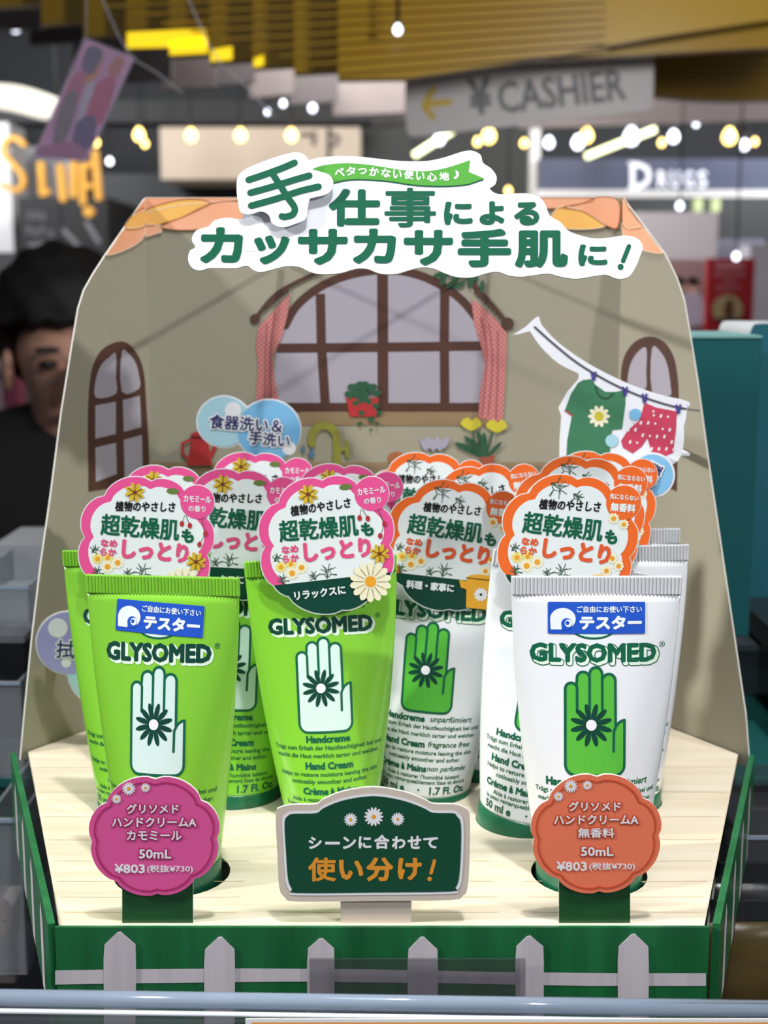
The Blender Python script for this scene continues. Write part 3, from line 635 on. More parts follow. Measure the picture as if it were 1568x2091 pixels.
def label_art(kind):
    A = Art(tube_map, cut=(2.0, 6.0), step=0.00004, h0=0.00004); ink = M_small
    # small oval emblem above the name
    A.fill(ell(-1, 80.5, 7.2, 3.6), M_dkgreen, 1); A.fill(ell(-1, 80.5, 6.4, 3.0), M_handw, 2); A.line([(-5, 79), (-1, 80), (3, 79)], 0.4, M_small, 3)
    # brand lettering
    W_ = 40 if kind == 'w' else 37
    if kind == 'w':
        A.text('GLYSOMED', -0.3, 72.2, W_ + 1.2, 6.9, M_dkgreen, 1, bold=0.75); A.text('GLYSOMED', -0.3, 72.2, W_ + 0.5, 6.3, M_glysh, 2, bold=0.45, off=(0, 0))
        A.text('GLYSOMED', -1.0, 72.9, W_, 5.9, M_dkgreen, 3, bold=0.36)
    else:
        A.text('GLYSOMED', -0.4, 72.3, W_ + 0.6, 6.6, M_glysh, 1, bold=0.8); A.text('GLYSOMED', -1.0, 72.9, W_, 5.9, M_deep, 3, bold=0.36)
    A.text('®', W_ / 2 + 0.9, 75.2, 1.9, 1.9, M_dkgreen, 2)
    # hand emblem
    hx, hy, s = -0.6, 36.0, 1.0; ho = [(hx + x * s, hy + y * s) for x, y in HO_]
    A.fill(ho, M_handw if kind == 'g' else M_handg, 1)
    lines = [ho, ]
    polys = stroke_polys(ho + [ho[0]], 0.85, True, 6)
    for x, y0, y1 in ((-5.62, 26.6, 19.0), (-1.72, 30.0, 20), (2.25, 29.6, 19.2)): polys += stroke_polys([(hx + x, hy + y0), (hx + x, hy + y1)], 0.85, True, 6)
    polys += stroke_polys([(hx + 6.6, hy + 14.7), (hx + 5.9, hy + 13.4), (hx + 5.8, hy + 7.2)], 0.85, True, 6)
    A.fill(polys, M_dkgreen, 2)
    fx, fy = hx - 1.2, hy + 15.2
    A.fill([ell(fx + cos(a) * 4.1, fy + sin(a) * 4.1, 2.55, 0.82, n=12, rot=a) for a in [R(15 + 30 * k) for k in range(12)]] + [ell(fx, fy, 2.4)], M_deep, 3)
    A.fill(ell(fx, fy, 1.65), M_petal2, 4)
    T = lambda s_, x, v, w_, b=0.05, sh=0, m=ink, h=None: A.text(s_, x, v, w_, h, m, 1, bold=b, shear=sh)
    bx = 0 if kind == 'g' else -8.4
    T('Handcreme', bx, 33.6, 15.6, 0.18, m=M_dkgreen); T('Trägt zum Erhalt der Hautfeuchtigkeit bei und', 0, 30.4, 40.5); T('macht die Haut merklich zarter und weicher.', 0, 27.9, 38.5)
    T('Hand Cream', bx, 24.4, 17.0, 0.18, m=M_dkgreen); T('Helps to restore moisture leaving the skin', 0, 21.2, 37.0); T('noticeably smoother and softer.', 0, 18.7, 28.0)
    T('Crème à Mains', bx, 15.6, 19.6, 0.18, m=M_dkgreen); T("Aide à restorer l'humidité laissant", 0, 12.7, 29.0, ); T('la peau remarqueablement lisse et douce.', 0, 10.5, 35)
    T('50 ml e', -12.2, 7.7, 11.4, 0.15, m=M_dkgreen); T('•', -1.0, 7.8, 0.8, m=M_dkgreen); T('1.7 Fl. Oz.', 10.5, 7.7, 15.0, 0.15, m=M_dkgreen)
    if kind == 'w':
        for s_, v, w_ in (('unparfümiert', 33.5, 15.5), ('fragrance free', 24.3, 16.0), ('non parfumée', 15.5, 15.0)): T(s_, 9.2, v, w_, 0.06, 0.25, M_small)
    return A
LBL = {}
def make_tube(kind, label, group, tester=False):
    root = empty('hand_cream_tube'); tag(root, label, 'hand cream tube', group)
    m = M_tubeg if kind == 'g' else M_tubew
    make_cap(root); tube_body(m, root); crimp(m if kind == 'g' else mat('ribbed_grey_white_plastic', (214, 216, 220), 0.35, 0.05), root)
    if kind not in LBL: LBL[kind] = label_art(kind).build('printed_label', root)
    else: c = LBL[kind].copy(); COL.objects.link(c); c.parent = root
    return root
# ---- scalloped product tag
TC = [(-21.9, -3.6), (-15.3, 11.6), (1.0, 17.6), (12.9, 14.5), (22.4, 3.8), (21.6, -7.6), (20.5, -18.5), (14.5, -23.0), (2.5, -28.8), (-15.8, -21.8), (-20.5, -17.5)]
TB = [0.26, 0.22, 0.2, 0.0, 0.16, 0.14, 0.12, 0.16, 0.18, 0.12, 0.2]
def tag_shape(k=1.0, c=(0, -2)):
    return scallop([(c[0] + (x - c[0]) * k, c[1] + (y - c[1]) * k) for x, y in TC], TB, 9)
def tmm(x, y, h=0): return Vector((x / 1000, -h, y / 1000))
TAGM = {}
def make_tag(kind, root):
    if kind in TAGM:
        a, b = TAGM[kind]; c = a.copy(); COL.objects.link(c); c.parent = root; d = b.copy(); COL.objects.link(d); d.parent = c; return c
    main = M_pink if kind == 'g' else M_orange; ink = M_pinktxt if kind == 'g' else M_redorange
    pol = tag_shape(); bad = ell(17.3, 10.9, 6.2, n=32)
    v, f = union([pol, bad])
    n = len(v); th = 0.00028
    V = [tmm(x, y, 0) for x, y in v] + [tmm(x, y, -th) for x, y in v]; cnt = {}
    for p in f:
        for i in range(len(p)): e = (p[i], p[(i + 1) % len(p)]); cnt.setdefault((min(e), max(e)), []).append(e)
    F = list(f) + [tuple(i + n for i in p[::-1]) for p in f]
    for k, es in cnt.items():
        if len(es) == 1: a, b = es[0]; F.append((b, a, a + n, b + n))
    base = meshobj('scalloped_tag', V, F, [M_paper], root)
    A = Art(tmm, h0=0.00003, step=0.00005)
    edge = [(x * 0.985, -2 + (y + 2) * 0.985) for x, y in pol]; LV = -17.2
    A.fill(clip_y(edge, LV, True), main, 1); A.fill(clip_y(edge, LV, False), M_deep, 1)
    A.fill(clip_y(tag_shape(0.845), LV, True), M_paper, 2)
    A.fill(ell(17.3, 10.9, 5.95, n=32), main, 3.6)
    A.text('植物のやさしさ', -0.8, 8.4, 21, 3.7, M_black, 4, bold=0.12, rot=R(2), shear=0.1)
    A.text('超乾燥肌', -2.4, 1.0, 27.6, 7.7, M_dkgreen, 4, bold=0.2, rot=R(-1.5)); A.text('も', 14.4, -1.2, 4.4, 5.0, M_dkgreen, 4, bold=0.3)
    A.text('なめ', -13.1, -5.2, 5.9, 2.8, ink, 4, bold=0.16); A.text('らか', -13.2, -8.4, 5.7, 2.8, ink, 4, bold=0.16)
    A.text('しっとり', 3.2, -7.2, 23.6, 7.0, ink, 4, bold=0.42, rot=R(-1.5))
    if kind == 'g': A.text('カモミール', 17.3, 12.0, 9.6, 2.4, M_paper, 5, bold=0.08); A.text('の香り', 17.3, 8.6, 6.0, 2.2, M_paper, 5, bold=0.05)
    else: A.text('気にならない', 17.3, 12.8, 9.8, 2.0, M_paper, 5, bold=0.05); A.text('無香料', 17.3, 9.2, 8.6, 3.0, M_paper, 5, bold=0.12)
    # botanicals
    Tw = mat('twig_print', (60, 90, 70), 0.5)
    def twig(x, y, a, s, m=Tw):
        for da, l in ((0, 1), (0.7, .6), (-0.6, .7), (0.25, .8)):
            A.line([(x, y), (x + cos(a + da) * s * l * .55, y + sin(a + da) * s * l * .55), (x + cos(a + da * 1.7) * s * l, y + sin(a + da * 1.7) * s * l)], 0.28, m, 3)
            for e in (0.5, -0.5): A.line([(x + cos(a + da) * s * l * .55, y + sin(a + da) * s * l * .55), (x + cos(a + da + e) * s * l * .95, y + sin(a + da + e) * s * l * .95)], 0.22, m, 3)
    twig(-19, -8.8, R(40), 3.2); twig(-1.5, -16.8, R(75), 5.2); twig(-5.5, -16.8, R(110), 3.2); twig(-17, -17, R(80), 3.5)
    Mc = mat('soft_yellow_flower_print', (240, 224, 130), 0.5)
    for (x, y, r_) in ((-17, -11.0, 1.9), (-13.4, -10.4, 1.8), (-9.9, -12.0, 2.2), (-13.4, -13.6, 2.3)): A.daisy(x, y, r_ * 1.05, Mc if r_ < 2 else M_petal, M_amber, 9, 3, .55, .42)
    if kind == 'g':
        for x, y, r_ in ((-4.6, 13.2, 3.6), (17.6, -10.2, 3.6)):
            A.daisy(x, y, r_, M_yellow, M_pot, 8, 5, .42, .2, .3)
            for k in range(6): a = k * 1.05 + .5; A.line([(x, y), (x + cos(a) * r_ * .75, y + sin(a) * r_ * .75)], 0.28, mat('brown_ink', (110, 60, 20), 0.5), 7)
        A.fill(ell(8.6, 14.3, 2.2, 1.1, n=12), M_leaf2, 3)
        for (x0, y0, x1, y1) in ((13, 6, 12.2, 3), (13.5, 6, 15, 2.5), (19, 5, 20.5, 0), (20.5, 0, 18.6, -4)): A.line([(x0, y0), (x1, y1)], 0.2, Tw, 3); A.fill(ell(x1, y1, .8, 1.05, n=10), M_red, 4)
        A.daisy(13.4, -19.6, 7.4, M_petal, M_amber, 14, 7, .40, .27, .1)
        ol = mat('petal_outline_print', (130, 110, 60), 0.5)
        for k in range(14): a = .1 + 2 * pi * (k + .5) / 14; A.line([(13.4 + cos(a) * 2.4, -19.6 + sin(a) * 2.4), (13.4 + cos(a) * 5.6, -19.6 + sin(a) * 5.6)], 0.18, ol, 9)
        A.text('リラックスに', -4.6, -21.6, 18.0, 3.2, M_paper, 4, bold=0.12, rot=R(1))
    else:
        twig(-8, 15.5, R(-30), 6.5); twig(0, 12.5, R(-40), 4)
        for (x, y, r_) in ((14.5, 5.2, 2), (18.2, 3.5, 1.8), (15.5, -8.5, 2), (18, -11, 1.9), (14, -13, 2)): A.daisy(x, y, r_, M_petal, M_amber, 9, 3, .55, .42)
        potm = mat('yellow_pot_print', (240, 176, 48), 0.45, 0.1)
        A.fill([(7.5, -16.2), (18.8, -16.2), (18.0, -27.2), (8.6, -27.2)], potm, 6); A.fill([(4.8, -17.2), (7.8, -17.6), (8, -20.5), (5.8, -20)], potm, 6)
        A.fill(clip_y(ell(13.2, -16.2, 5.6, 1.8), -16.2, True), potm, 6); A.line([(7.4, -16.2), (18.9, -16.2)], 0.3, M_black, 7)
        A.daisy(13.4, -21.8, 2.6, M_petal2, M_deep, 10, 7, .5, .2)
        A.text('料理・家事に', -5.4, -20.8, 17.6, 3.2, M_paper, 4, bold=0.14, rot=R(1))
    art = A.build('tag_print', base); TAGM[kind] = (base, art); return base
PROTO = {}
def place(key, kind, label, group, lean=0, yaw=0, pitch=0, tagpos=None, tagrot=0, dz=0, tagyaw=0):
    """lean: degrees the top leans to the right; tagpos: photo pixel the tag centre shows at"""
    if kind not in PROTO:
        root = make_tube(kind, label, group); PROTO[kind] = root
    else:
        src = PROTO[kind]; root = src.copy(); COL.objects.link(root)
        for ch in src.children:
            if ch.name.startswith('scalloped_tag'): continue
            c = ch.copy(); COL.objects.link(c); c.parent = root
        tag(root, label, 'hand cream tube', group)
    x, y = TUBES[key]; root.location = (x - V0 * sin(R(lean)), y, ZT - V0 + dz)
    root.rotation_euler = (R(pitch), R(lean), R(yaw))
    if tagpos:
        t = make_tag(kind, root); bpy.context.view_layer.update()
        rm = Matrix.Translation(root.location) @ root.rotation_euler.to_matrix().to_4x4()
        top = rm @ Vector((0, -0.0052, V0 + 0.104)); wp = at(tagpos[0], tagpos[1], top.y)
        wm = Matrix.Translation(wp) @ Matrix.Rotation(R(tagyaw), 4, 'Z') @ Matrix.Rotation(R(tagrot), 4, 'Y') @ Matrix.Rotation(R(-2), 4, 'X')
        l = rm.inverted() @ wm; t.location = l.to_translation(); t.rotation_euler = l.to_euler()
    return root
GG = 'green chamomile hand cream tubes with pink tags'; GO = 'white unscented hand cream tubes with orange tags'
place('t1', 'g', 'green tube with pink scalloped tag standing directly behind the green tester', GG, lean=-0.5, yaw=-6, tagpos=(300, 1083), tagrot=3)
place('t2', 'g', 'green tube squeezed between the green tester and central green tube, reading 1.7 Fl. Oz.', GG, lean=1.5, yaw=-3, tagpos=(478, 1064), tagrot=3)
place('t3', 'g', 'central green tube tilted left with full pink tag and daisy', GG, lean=-2.0, yaw=3, tagpos=(665, 1083), tagrot=-6.5, dz=-0.0015)
place('t1b', 'g', 'green tube at far left of the back row, only its pink tag top shows', GG, lean=0.5, tagpos=(336, 1052), tagrot=3)
place('t2b', 'g', 'green tube in the back row, its pink tag just under the blue bubble card', GG, lean=0, tagpos=(516, 1022), tagrot=1)
place('t3b', 'g', 'green tube right behind the central green tube, pink tag top peeking out', GG, lean=0.8, tagpos=(693, 1050), tagrot=3)
place('o1', 'w', 'white tube in the middle of the display with orange tag showing a yellow pot', GO, lean=3.2, yaw=-8, tagpos=(922, 1086), tagrot=6.5, dz=-0.002)
place('o2', 'w', 'white tube leaning right behind the white tester, 50 ml text and green cap visible', GO, lean=8.5, yaw=-5, tagpos=(1163, 1082), tagrot=5, tagyaw=0)
place('o1b', 'w', 'white tube behind the middle one, its orange tag against the flowerpot print', GO, lean=0, tagpos=(868, 1022), tagrot=3)
place('o1c', 'w', 'white tube just left of the leaning stack, only its tilted orange badge shows', GO, lean=0.5, tagpos=(985, 1050), tagrot=-8)
place('o2b', 'w', 'white tube second in the right stack, orange tag just behind the frontmost orange tag', GO, lean=-1.5, tagpos=(1182, 1040), tagrot=5)
place('o2c', 'w', 'white tube rearmost in the right stack, its orange tag touching the pale blue bubble', GO, lean=-0.5, tagpos=(1214, 1022), tagrot=3)
# ---- testers with blue sticker
def sticker(root, rot, cx, cy):
    c_, s_ = cos(rot), sin(rot)
    def sm(x, y, h=0): return tube_map(cx + x * c_ - y * s_, cy + x * s_ + y * c_, h + 0.00022)
    A = Art(sm, cut=(2.0, 5.0), h0=0.0); A.fill(rrect(-15.3, -4.8, 15.3, 4.8, 0.4), M_blue, 0)
    o = A.build('tester_sticker', root)
    B = Art(sm, cut=(2.0, 5.0), h0=0.00006, step=0.00003)
    B.text('ご自由にお使い下さい', 4.0, 2.6, 20.5, 2.0, M_paper, 1, bold=0.05); B.text('テスター', 4.4, -1.4, 19.6, 4.2, M_paper, 1, bold=0.26)
    B.fill([ell(-10.6, -0.3, 4.0, 3.3, n=24), [(-14.6, -0.6), (-10.6, -0.6), (-10.6, -3.5), (-14.4, -3.5)]], M_paper, 1)
    B.fill([ell(-9.4, -1.8, 1.75), [(-11, -3.6), (-9.4, -3.6), (-9.4, -1.8), (-11, -1.8)]], M_blue, 2); B.fill(ell(-8.9, -1.6, 1.15), M_paper, 3); B.fill(ell(-9.2, -1.5, .6), M_blue, 4)
    B.build('sticker_print', o)
def tester(key, kind, label, lean, yaw, srot, sx, sv):
    g = None; root = PROTO[kind].copy(); COL.objects.link(root)
    for ch in PROTO[kind].children:
        if ch.name.startswith('scalloped_tag'): continue
        c = ch.copy(); COL.objects.link(c); c.parent = root
    if 'group' in root: del root['group']
    tag(root, label, 'hand cream tube'); x, y = TUBES[key]; root.location = (x, y, ZT - V0); root.rotation_euler = (0, R(lean), R(yaw))
    sticker(root, srot, sx, sv); return root
gt = tester('gt', 'g', 'green tester tube with blue sticker standing behind the pink price sign', -0.3, -8, R(-3), -0.6, 83.2)
wt = tester('wt', 'w', 'white tester tube with blue sticker standing behind the orange price sign', 0.0, 0, R(0), 0.0, 83.4)
gt.scale = (0.93, 0.98, 1.025); wt.scale = (1, 1, 1.025); gt.rotation_euler.y = R(-0.4)

# ================================================================== the three front signs
SP = YP(0.3778)
M_ppink = mat('magenta_sign_print', (220, 86, 152), 0.4, 0.06); M_ppink2 = mat('deep_magenta_line', (184, 40, 108), 0.4); M_por = mat('coral_sign_print', (236, 122, 88), 0.4, 0.06); M_por2 = mat('deep_coral_line', (208, 78, 42), 0.4)
M_stem = mat('dark_green_stem', (30, 92, 44), 0.4, 0.5, 45, c2=(10, 54, 28))
def flower_outline(cx, cy, sx, sy, k=1.0):
    pts = [(-124, -2), (-100, -70), (-6, -118), (88, -88), (124, -2), (94, 76), (8, 120), (-78, 84)]
    pts = [(-127, 10), (-98, -68), (2, -116), (96, -72), (128, 4), (82, 88), (6, 118), (-78, 92)]
    q = scallop([(cx + x * sx * k, cy + y * sy * k) for x, y in pts], [0.22, 0.2, 0.2, 0.22, 0.2, 0.16, 0.16, 0.2], 9); return q
def price_sign(cx, cy, main, line, name3, label, stemx, halo):
    root = tag(empty('price_sign', (SP(cx, 1893).x, 0.378, ZT - 0.012)), label, 'price sign')
    loc = root.location.copy()
    def mm(x, y, h=0): return SP(x, y, h) - loc
    card('sign_plate', flower_outline(cx, cy, 1, 1), mm, 0.0009, main, root)
    def ms(x, y, h=0): return SP(x, y, h - 0.0011) - loc
    card('sign_stem', [(stemx[0], cy + 40), (stemx[1], cy + 40), (stemx[1], 1985), (stemx[0], 1985)], ms, 0.0005, M_stem, root)
    A = Art(mm, up=False)
    ol = flower_outline(cx, cy + 1, 1, 1, 0.91); A.line(ol, 3.2, line, 1, closed=True)
    A.daisy(cx - 52, cy - 97 + 0, 14, M_petal2, M_amber, 14, 2, .26, .26); A.daisy(cx - 18, cy - 99, 10, M_petal2, M_amber, 12, 2, .3, .26); A.daisy(cx - 77, cy - 76, 10, M_petal2, M_amber, 12, 2, .3, .26)
    for t, dy, w_, h_, b, dx in (('グリソメド', -56, 106, 20, 0.5, -3), ('ハンドクリームA', -29, 172, 20, 0.5, 0), (name3, -2, 112 if len(name3) > 3 else 74, 20, 0.45, 0), ('50mL', 36, 66, 19, 0.6, 2)):
        A.text(t, cx + dx, cy + dy, w_ + 5, h_ + 5, halo, 1.5, bold=b + 2.2); A.text(t, cx + dx, cy + dy, w_, h_, M_petal2, 3, bold=b)
    A.text('¥803', cx - 50, cy + 66, 62, 19, M_petal2, 3, bold=0.7); A.text('(税抜¥730)', cx + 32, cy + 67, 94, 17, M_petal2, 3, bold=0.3)
    A.build('sign_lettering', root); return root
price_sign(315, 1707, M_ppink, M_ppink2, 'カモミール', 'pink flower-shaped price sign on a green stem in front of the green tester', (248, 393), M_ppink2)
price_sign(1217, 1702, M_por, M_por2, '無香料', 'orange flower-shaped price sign on a green stem in front of the white tester', (1142, 1288), M_por2)
# centre sign
root = tag(empty('shelf_sign', (SP(763, 1893).x, 0.378, ZT - 0.012)), 'dark green board with wood-look rim and three white daisies, standing between the two price signs', 'sign')
loc = root.location.copy()
def mm(x, y, h=0): return SP(x, y, h) - loc
M_rimw = mat('pale_wood_rim_print', (214, 200, 186), 0.45, 0.12, 40, stretch=(0.5, 1, 3)); M_board = mat('blackboard_green_print', (8, 72, 48), 0.4, 0.08)
def board(k):
    p = [(563 + k, 1662 + k), (575 + k * .7, 1648 + k), (600, 1643 + k), (645, 1642 + k), (660, 1632 + k), (700, 1616 + k), (762, 1607 + k), (822, 1616 + k), (866, 1632 + k), (884, 1641 + k), (925, 1642 + k), (945 - k * .7, 1648 + k), (959 - k, 1664 + k), (959 - k, 1740), (955 - k, 1812 - k), (944 - k * .8, 1830 - k), (920, 1838 - k), (763, 1840 - k), (606, 1841 - k), (582 + k * .8, 1833 - k), (570 + k, 1812 - k), (566 + k, 1740)]
    return smooth_loop(p, 3)
bp_ = card('sign_plate', board(0), mm, 0.0009, M_rimw, root)
def ms(x, y, h=0): return SP(x, y, h - 0.0011) - loc
card('sign_stem', [(695, 1800), (840, 1800), (840, 1985), (695, 1985)], ms, 0.0005, M_rimw, root)
A = Art(mm, up=False); A.fill(board(13), M_petal2, 1); A.fill(board(18), M_board, 2)
for x, y, r_ in ((716, 1673, 14), (763, 1667, 20), (812, 1672, 14)): A.daisy(x, y, r_, M_petal2, M_amber, 14, 3, .28, .22)
for ch, x0, x1, y0, y1 in (('シ', 630, 657, 1708, 1733), ('ー', 664, 694, 1718, 1724), ('ン', 700, 727, 1708, 1733), ('に', 732, 758, 1707, 1732), ('合', 764, 795, 1704, 1733), ('わ', 800, 828, 1707, 1733), ('せ', 832, 860, 1706, 1733), ('て', 864, 894, 1709, 1732)):
    A.text(ch, (x0 + x1) / 2, (y0 + y1) / 2, x1 - x0, y1 - y0, M_petal2, 3, bold=1.1)
M_gold = mat('gold_ink', (226, 150, 46), 0.4)
for ch, x0, x1, y0, y1 in (('使', 629, 686, 1750, 1799), ('い', 692, 742, 1755, 1796), ('分', 748, 803, 1750, 1799), ('け', 812, 861, 1751, 1797)): A.text(ch, (x0 + x1) / 2, (y0 + y1) / 2, x1 - x0, y1 - y0, M_gold, 3, bold=1.5 if ch == '使' else 2.2)
A.line([(887, 1757), (880, 1782)], 7, M_gold, 3); A.fill(ell(877, 1794, 4.6), M_gold, 3)
A.build('sign_lettering', root)

# ================================================================== the shelf in front and around
def clear(name, tint, a, rough=0.12): return mat(name, tint, rough, 0.04, 20, trans=a)
M_acr = clear('clear_acrylic', (176, 182, 188), 0.74); M_acre = clear('acrylic_edge', (156, 172, 192), 0.3, 0.1); M_acrd = clear('smoky_acrylic', (150, 152, 158), 0.93)
M_glass = clear('glass_shelf_face', (150, 190, 185), 0.6); M_glasse = mat('teal_glass_edge', (36, 96, 92), 0.15, 0.2)
sh = tag(empty('display_plinth', (0, 0.48, ZT - 0.0456)), 'low dark plinth directly under the cottage display, hidden behind the clear rail', 'plinth')
card('plinth_board', [(-.093, .379), (.093, .379), (.138, .525), (.10, .60), (-.10, .60), (-.138, .525)], lambda x, y, h=0: Vector((x, y - 0.48, 0.0122 + h)), 0.012, mat('shelf_underlay', (50, 52, 54), 0.4, 0.2), sh)
rl = tag(empty('shelf_edge_rail', (0, 0.352, ZT - 0.037)), 'clear acrylic rail with a bluish rounded top edge along the bottom of the picture', 'shelf rail')
def bar(name, p, q, ry, rz, m, par):
    p = Vector(p); q = Vector(q); V = []; F = []; n = 12
    for e in (p, q):
        for k in range(n): a = 2 * pi * k / n; V.append(e + Vector((0, ry * cos(a), rz * sin(a))))
    for k in range(n): k2 = (k + 1) % n; F.append((k, k2, n + k2, n + k))
    F += [tuple(range(n))[::-1], tuple(range(n, 2 * n))]
    return meshobj(name, V, F, m, par, smooth=True)
tl, tr = at(-60, 2036, 0.352) - rl.location, at(1630, 2061, 0.352) - rl.location
bar('rail_top', tl, tr, 0.0022, 0.0024, M_acre, rl)
bl = box('rail_face', -0.16, 0.16, -0.0012, 0.0, -0.042, tl.z - 0.001, M_acr, rl)
bar('rail_highlight', tl + Vector((0, -0.0026, -0.0026)), tr + Vector((0, -0.0026, -0.0026)), 0.0007, 0.0007, mat('highlight_white', (226, 232, 240), 0.15), rl)  # opaque white bar standing in for the highlight line under the rail top
pc = tag(empty('price_card', (0.03, 0.350, ZT - 0.0795)), 'white price card with orange inner border slotted in the clear rail', 'price card')
RP = YP(0.3480); rpm = lambda x, y, h=0: RP(x, y, h) - pc.location
card('card_sheet', [(501, 2081), (1640, 2081), (1640, 2260), (501, 2260)], rpm, 0.0004, M_paper, pc)
a = Art(rpm, up=False); a.fill([(514, 2087), (1640, 2087), (1640, 2255), (514, 2255)], mat('light_orange_print', (240, 170, 90), 0.5), 1); a.fill([(540, 2104), (1640, 2104), (1640, 2255), (540, 2255)], M_paper, 2); a.build('card_print', pc)
rs = tag(empty('acrylic_plate', (0.01, 0.362, ZT - 0.045)), 'small smoky clear plate leaning against the middle of the picket fence', 'acrylic plate')
APm = YP(0.3725); card('plate_sheet', [(632, 1959), (1073, 1959), (1073, 2120), (632, 2120)], lambda x, y, h=0: APm(x, y, h) - rs.location, 0.0008, M_acrd, rs, M_acrd)

gn = tag(empty('gondola_backdrop', (0, 0.95, 0.0)), 'dark shelving backdrop added behind and below the cottage display to darken the gaps at both sides', 'shelving unit')
box('back_board', -1.6, 1.6, -0.02, 0.3, 0.02, at(800, 1300, 0.93).z, mat('black_shelf_backdrop', (26, 28, 32), 0.5, 0.4, 5), gn); box('plinth', -1.6, 1.6, -0.6, -0.02, 0.0, 0.12, MATS['black_shelf_backdrop'], gn)  # added backdrop, coloured near black to keep the side gaps dark
# left side: stacked clear organisers and small goods
M_dark = mat('dark_shelf_shadow', (34, 36, 40), 0.5, 0.4, 8); M_silver = mat('brushed_silver', (170, 172, 178), 0.35, 0.2, 20, metal=0.3)
def organiser(px0, px1, pt, pb, Y0, Y1, label, m=None, dividers=1):
    p0 = at(px0, pt, Y0); p1 = at(px1, pb, Y0); r_ = tag(empty('acrylic_organiser', (p0.x / 2 + p1.x / 2, (Y0 + Y1) / 2, p1.z)), label, 'organiser')
    w_ = (p1.x - p0.x) / 2; d = (Y1 - Y0) / 2; h = p0.z - p1.z; t = 0.0016; m = m or M_acr
    box('front_wall', -w_, w_, -d, -d + t, 0, h, m, r_); box('back_wall', -w_, w_, d - t, d, 0, h, m, r_); box('bottom', -w_, w_, -d + t, d - t, 0, t, m, r_)
    box('side_wall', -w_, -w_ + t, -d + t, d - t, t, h, m, r_); box('side_wall', w_ - t, w_, -d + t, d - t, t, h, m, r_)
    box('rim', -w_, w_, -d - 0.0006, -d, h - 0.0015, h, M_acre, r_)
    for k in range(dividers): x = -w_ + 2 * w_ * (k + 1) / (dividers + 1); box('divider', x, x + t, -d + t, d - t, t, h * 0.9, m, r_)
    return r_
organiser(-260, 62, 1196, 1278, 0.60, 0.70, 'shallow clear tray, top of the organisers left of the display')
organiser(-260, 50, 1392, 1590, 0.60, 0.70, 'tall clear organiser below the shallow tray, left of the display', dividers=3)
organiser(-260, 55, 1672, 1990, 0.52, 0.62, 'deep clear organiser at lower left holding boxed sachets', dividers=2)
def block(name, px0, px1, pt, pb, Y, d, m, label, cat, band=None, group=None):
    p0 = at(px0, pt, Y); p1 = at(px1, pb, Y); r_ = tag(empty(name, ((p0.x + p1.x) / 2, Y + d / 2, p1.z)), label, cat, group); w_ = (p1.x - p0.x) / 2; h = p0.z - p1.z
    box('body', -w_, w_, -d / 2, d / 2, 0, h, m, r_, bevel=min(0.001, d / 8))
    if band: box('top_edge', -w_ - 0.0003, w_ + 0.0003, -d / 2 - 0.0004, d / 2, h - (band[1] if len(band) > 1 else 0.004), h + 0.0003, band[0], r_)
    return r_
block('shelf_riser', -300, 52, 1300, 1392, 0.62, 0.3, M_dark, 'black riser under the shallow clear tray at the left edge', 'riser', (M_silver, 0.003))
block('shelf_riser', -300, 58, 1590, 1664, 0.60, 0.3, mat('dark_teal_card', (24, 60, 62), 0.5, 0.3, 8), 'dark teal riser between the two lower clear organisers', 'riser', (M_glasse, 0.004))
sp = block('sachet_box', -90, 32, 1850, 2010, 0.545, 0.03, mat('pinkish_box_card', (186, 168, 160), 0.5, 0.25, 40), 'pale pinkish box with a printed round picture in the lower left organiser', 'product box')
bpn = YP(0.5448); a = Art(lambda x, y, h=0: bpn(x, y, h) - sp.location, up=False); a.fill(ell(0, 1872, 26, 40), mat('soft_peach_print', (220, 176, 156), 0.5), 1); a.line([(-12, 1866), (-2, 1872)], 3, M_black, 2); a.line([(5, 1882), (14, 1880)], 3, M_black, 2)
a.fill([(-60, 1925), (30, 1925), (30, 1935), (-60, 1935)], M_black, 1); a.fill([(-60, 1950), (20, 1950), (20, 1954), (-60, 1954)], mat('brown_ink', (110, 60, 20), 0.5), 1); a.build('box_print', sp)
sp2 = block('sachet_box', -90, 62, 1700, 1840, 0.565, 0.03, mat('dark_green_bag_card', (24, 62, 52), 0.4, 0.4, 30), 'dark green box standing behind the pale pinkish box', 'product box')

# right side: teal boxes and goods in the shade
M_teal = mat('teal_box_card', (8, 84, 88), 0.4, 0.12, 6, coat=0.1); M_teal2 = mat('blue_teal_box_card', (30, 98, 112), 0.4, 0.12, 6)
tb = empty('tall_box', (0.218, 0.70, at(1480, 1300, 0.66).z)); tag(tb, 'tall teal cardboard box standing right behind the display side flap', 'box')
p0 = at(1385, 690, 0.66); p1 = at(1556, 1292, 0.66); hh = p0.z - tb.location.z; w0 = p0.x - tb.location.x; w1 = at(1556, 690, 0.66).x - tb.location.x
box('carton', w0, w1, -0.04, 0.04, 0, hh, M_teal, tb, bevel=0.0006); box('top_flap', w0, w1, -0.0405, 0.04, hh, hh + 0.0012, mat('pale_teal_cut_edge', (120, 170, 168), 0.5), tb)
tb2 = tag(empty('tall_box', (0.275, 0.79, tb.location.z)), 'blue-teal round-topped box behind the tall teal box at the right edge', 'box')
pm_ = YP(0.75); card('carton', smooth_loop([(1526, 1292), (1526, 760), (1530, 690), (1536, 668), (1548, 661), (1600, 661), (1760, 661)], 4, False) + [(1760, 1292)], lambda x, y, h=0: pm_(x, y, h) - tb2.location, 0.07, M_teal2, tb2, mat('white_cut_edge', (220, 226, 228), 0.5))
sb = tag(empty('glass_shelf', (0.30, 0.70, at(1500, 1300, 0.66).z - 0.012)), 'dark shelf board under the teal boxes at the right edge', 'shelf')
